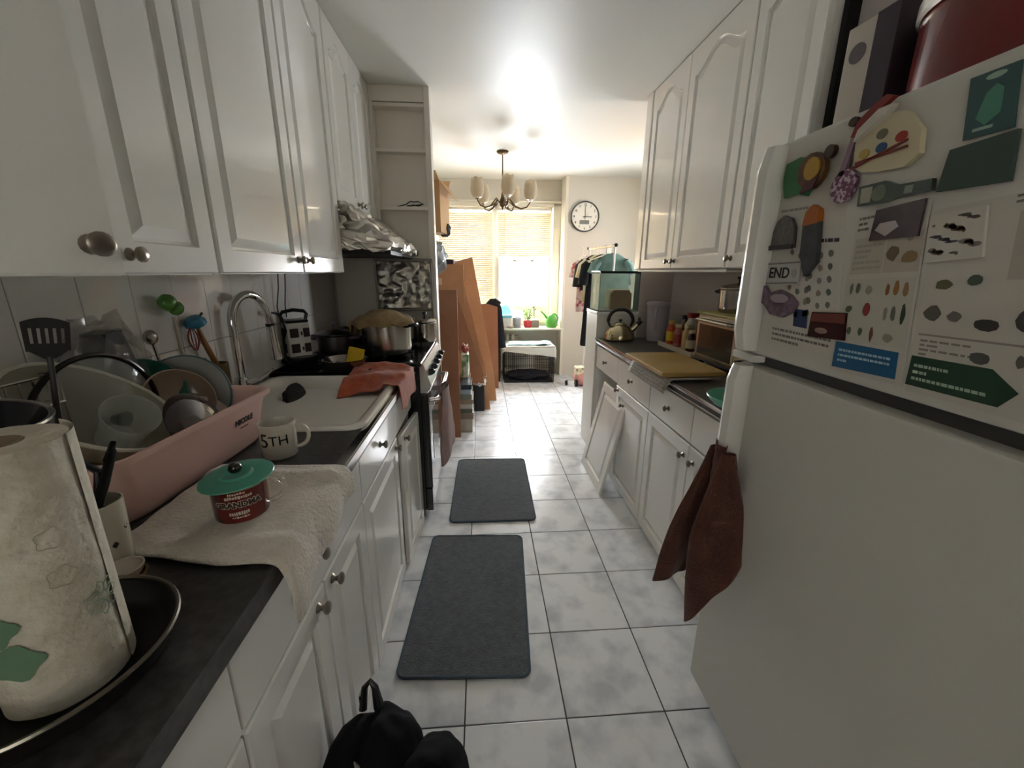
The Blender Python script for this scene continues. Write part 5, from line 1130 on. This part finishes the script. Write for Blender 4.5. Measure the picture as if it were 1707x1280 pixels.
# ---------------- cardboard, boxes, bin at the left of the dining area
CB = mat('cardboard', '#c2946f', .85, col2='#b3835e', nscale=3, bump=.08, bscale=30)
CB2 = mat('cardboard_dark', '#a6765a', .85, col2='#97694d', nscale=3)
def board(lab, x0, x1, y, h, m, lean, yaw, label_=False, flap=None, thick=.012):
    t = thing('cardboard_sheet', lab, 'cardboard', ((x0+x1)/2, y, 0), rot=(RD(lean), 0, RD(yaw))); t['group'] = 'cardboard leaning by the stub wall'
    w = x1-x0
    obj('sheet', G().box(-w/2, w/2, 0, thick, 0, h, .002), m, t)
    if label_:
        obj('shipping_label', G().box(-.10, .02, -.001, .0, h-.19, h-.13), mat('pale_label', '#d9bfa6', .7), t)
    return t
board('tall narrow wooden board standing just behind the stove end', -.33, -.19, 3.32, 1.24, CB2, -1, 0, thick=.02)
board('tall cardboard sheet with a pale shipping label', -.60, -.15, 3.92, 1.45, CB, -4, 6, True)
def slanted(lab, pts, y, m, lean=-3, thick=.01):
    cx = sum(p[0] for p in pts)/len(pts); t = thing('cardboard_sheet', lab, 'cardboard', (cx, y, 0), rot=(RD(lean), 0, 0)); t['group'] = 'cardboard leaning by the stub wall'
    obj('sheet', G().prism([(x-cx, z) for x, z in pts], 0, thick, ax='y'), m, t, smooth=None); return t
slanted('large cardboard sheet slanting beside the labelled one', [(-.35, .0), (.08, .0), (.04, .40), (-.20, 1.44), (-.34, 1.40)], 4.05, CB, -2)
slanted('widest cardboard sheet leaning behind the others', [(-.40, .0), (.155, .0), (.13, .30), (-.085, 1.52), (-.32, 1.46)], 4.35, CB, -2)
slanted('short upright cardboard sheet beside the dark jacket', [(-.2, .0), (.20, .0), (.19, .98), (.06, 1.02), (-.2, 1.0)], 4.85, CB2, -1)
slanted('small cardboard offcut with torn lower edge', [(-.45, .32), (.02, .30), (.00, .46), (-.24, 1.2), (-.45, 1.2)], 3.97, CB2, -1)
jk = thing('dark_coat', 'dark coat draped over a chair back near the window', 'coat', (.155, 5.12, 0))
def coat(u, v):
    a = (u-.5)*2; hw = .085+.03*v; z = 1.04-.58*v-.10*abs(a)**3*(1-v)
    return (a*hw+.035*v, -.03+.05*(1-a*a)*-1+.012*sin(a*9)*v, z)
obj('coat_front', G().grid(coat, 18, 24), mat('navy_coat', '#1d1c26', .9), jk, solid=.03, sub=1)
obj('collar_frill', G().tube([(-.08, -.05, 1.0), (-.04, -.08, 1.045), (.02, -.08, 1.05), (.07, -.05, 1.01)], .02, 8), mat('dark_fur', '#2c2b30', 1, bump=1, bscale=80), jk)
obj('chair_back', G().box(-.09, .08, .03, .05, 0, .98, .01), mat('dark_bundle'), jk)
bn = thing('waste_bin', 'dark waste bin lined with a white bag', 'bin', (-.035, 4.10, 0))
obj('bin', G().prism([(-.05, -.09), (.05, -.09), (.05, .09), (-.05, .09)], 0, .005).box(-.055, .055, -.10, .10, .0, .27, .01), mat('navy_plastic', '#11151d', .4), bn)
obj('liner', crumple(G().blob((0, 0, .30), (.075, .12, .05), .3, 4, 4, 8), .015, 26), mat('white_liner', '#cfcdc8', .35), bn, smooth=20)
obj('cardboard_piece', G().box(-.10, .05, -.06, .06, .345, .352).xf(Matrix.Rotation(RD(8), 4, 'Y')), CB, label='torn cardboard piece lying on the waste bin', cat='cardboard', loc=(-.05, 4.10, .01))
# stack of books / boxes
zz = 0.0
stk = [('white lidded box at the bottom of the stack by the stove', '#b8b0a2', .125, .12), ('brown edged flat box second in the stack', '#8f7f6c', .06, .115), ('dark green book in the stack', '#5f6a58', .035, .11), ('white paperback in the stack', '#c9c5bb', .045, .115), ('tan folder box in the stack', '#a08f78', .04, .11), ('grey green storage tub in the stack', '#7f8a80', .05, .105), ('pale blue folder near the top of the stack', '#a7b6c4', .04, .10), ('dark navy box on top of the stack', '#2b3140', .045, .09)]
for k, (lab, c, h, w) in enumerate(stk):
    dx = .006*((k*5) % 3-1)
    t = thing('stacked_box', lab, 'box', (-.145+dx, 3.56, zz)); t['group'] = 'stack beside the stove'
    obj('body', G().box(-w/2, w/2, -.13, .13, .0, h-.012, .003), mat('stk_'+c, c, .5), t); obj('lid', G().box(-w/2-.003, w/2+.003, -.133, .133, h-.012, h-.001, .003), mat('stkl_'+c, c, .3, coat=.3), t)
    zz += h
gbag = thing('shopping_bag', 'green and white printed shopping bag propped by the boards', 'bag', (-.155, 3.75, .44))
obj('bag', crumple(G().box(-.03, .03, -.10, .10, 0, .22, .01), .012, 14), mat('green_white_bag', '#cfd2c4', .5, col2='#5f8a54', nscale=9, contrast=(.42, .5)), gbag)
obj('red_tuft', crumple(G().blob((0, 0, .26), (.03, .05, .05), .5, 4, 3, 2), .01, 20), mat('red_white', '#8d2f28', .6, col2='#d8c6ba', nscale=14, contrast=(.45, .5)), gbag)
gbs = thing('bag_support_box', 'pale box hidden under the shopping bag', 'box', (-.16, 3.76, 0)); obj('carton', G().box(-.05, .05, -.07, .11, 0, .44, .004), CB2, gbs)
# shelf with boxes high on the left
hs = thing('high_rack', 'tall storage rack behind the stub wall', 'rack', (-.60, 3.42, 0))
for x in (-.22, .20):
    for y in (-.2, .2): obj('post', G().box(x, x+.02, y, y+.02, 0, 1.66), mat('rack_grey', '#6a6560', .5, .4), hs)
for z in (.7, 1.33, 1.64): obj('shelf', G().box(-.22, .22, -.2, .22, z, z+.02), mat('rack_grey'), hs)
ob = thing('open_carton', 'open cardboard box high up beside the open shelf', 'box', (-.43, 3.50, 1.665), rz=RD(-8))
OC = mat('pale_cardboard', '#c39b6a', .85)
g = G().box(-.16, .16, -.16, .16, 0, .006).box(-.16, .16, -.16, -.154, 0, .36).box(-.16, .16, .154, .16, 0, .36).box(-.16, -.154, -.154, .154, 0, .36).box(.154, .16, -.154, .154, 0, .36)
obj('carton', g, OC, ob, smooth=None)
obj('flap', G().box(0, .13, -.15, .15, 0, .005).xf(Matrix.Translation((.158, 0, .358)) @ Matrix.Rotation(RD(52), 4, 'Y')), OC, ob, smooth=None); obj('flap', G().box(-.16, .16, 0, .12, 0, .005).xf(Matrix.Translation((0, -.16, .358)) @ Matrix.Rotation(RD(160), 4, 'X')), OC, ob, smooth=None); obj('flap', G().box(-.16, .16, 0, .10, 0, .005).xf(Matrix.Translation((0, .16, .358)) @ Matrix.Rotation(RD(40), 4, 'X')), OC, ob, smooth=None)
sb_ = thing('silver_bag', 'crumpled silver grey plastic bag under the open carton', 'bag', (-.42, 3.44, 1.35)); obj('bag', crumple(G().blob((0, 0, .14), (.15, .12, .145), .35, 2.5, 4, 4, flat=-.138), .02, 18), mat('silver_bag', '#a2a7aa', .3, .3), sb_, smooth=20)
obj('dark_pouch', crumple(G().blob((0, 0, .05), (.045, .06, .055), .3, 3, 3, 4, flat=-.048), .008, 18), mat('dark_pouch', '#2f2a33', .6), loc=(-.28, 3.56, 1.45+.2), label='dark pouch between the carton and the silver bag', cat='bag')
# dark purple thing on cardboard top
obj('folded_bag', crumple(G().box(-.12, .10, -.05, .05, 0, .04, .015), .01, 16), mat('plum_fabric', '#3b2a33', .8), loc=(-.33, 3.86, 1.44), label='plum coloured folded bag lying on the cardboard tops', cat='bag')
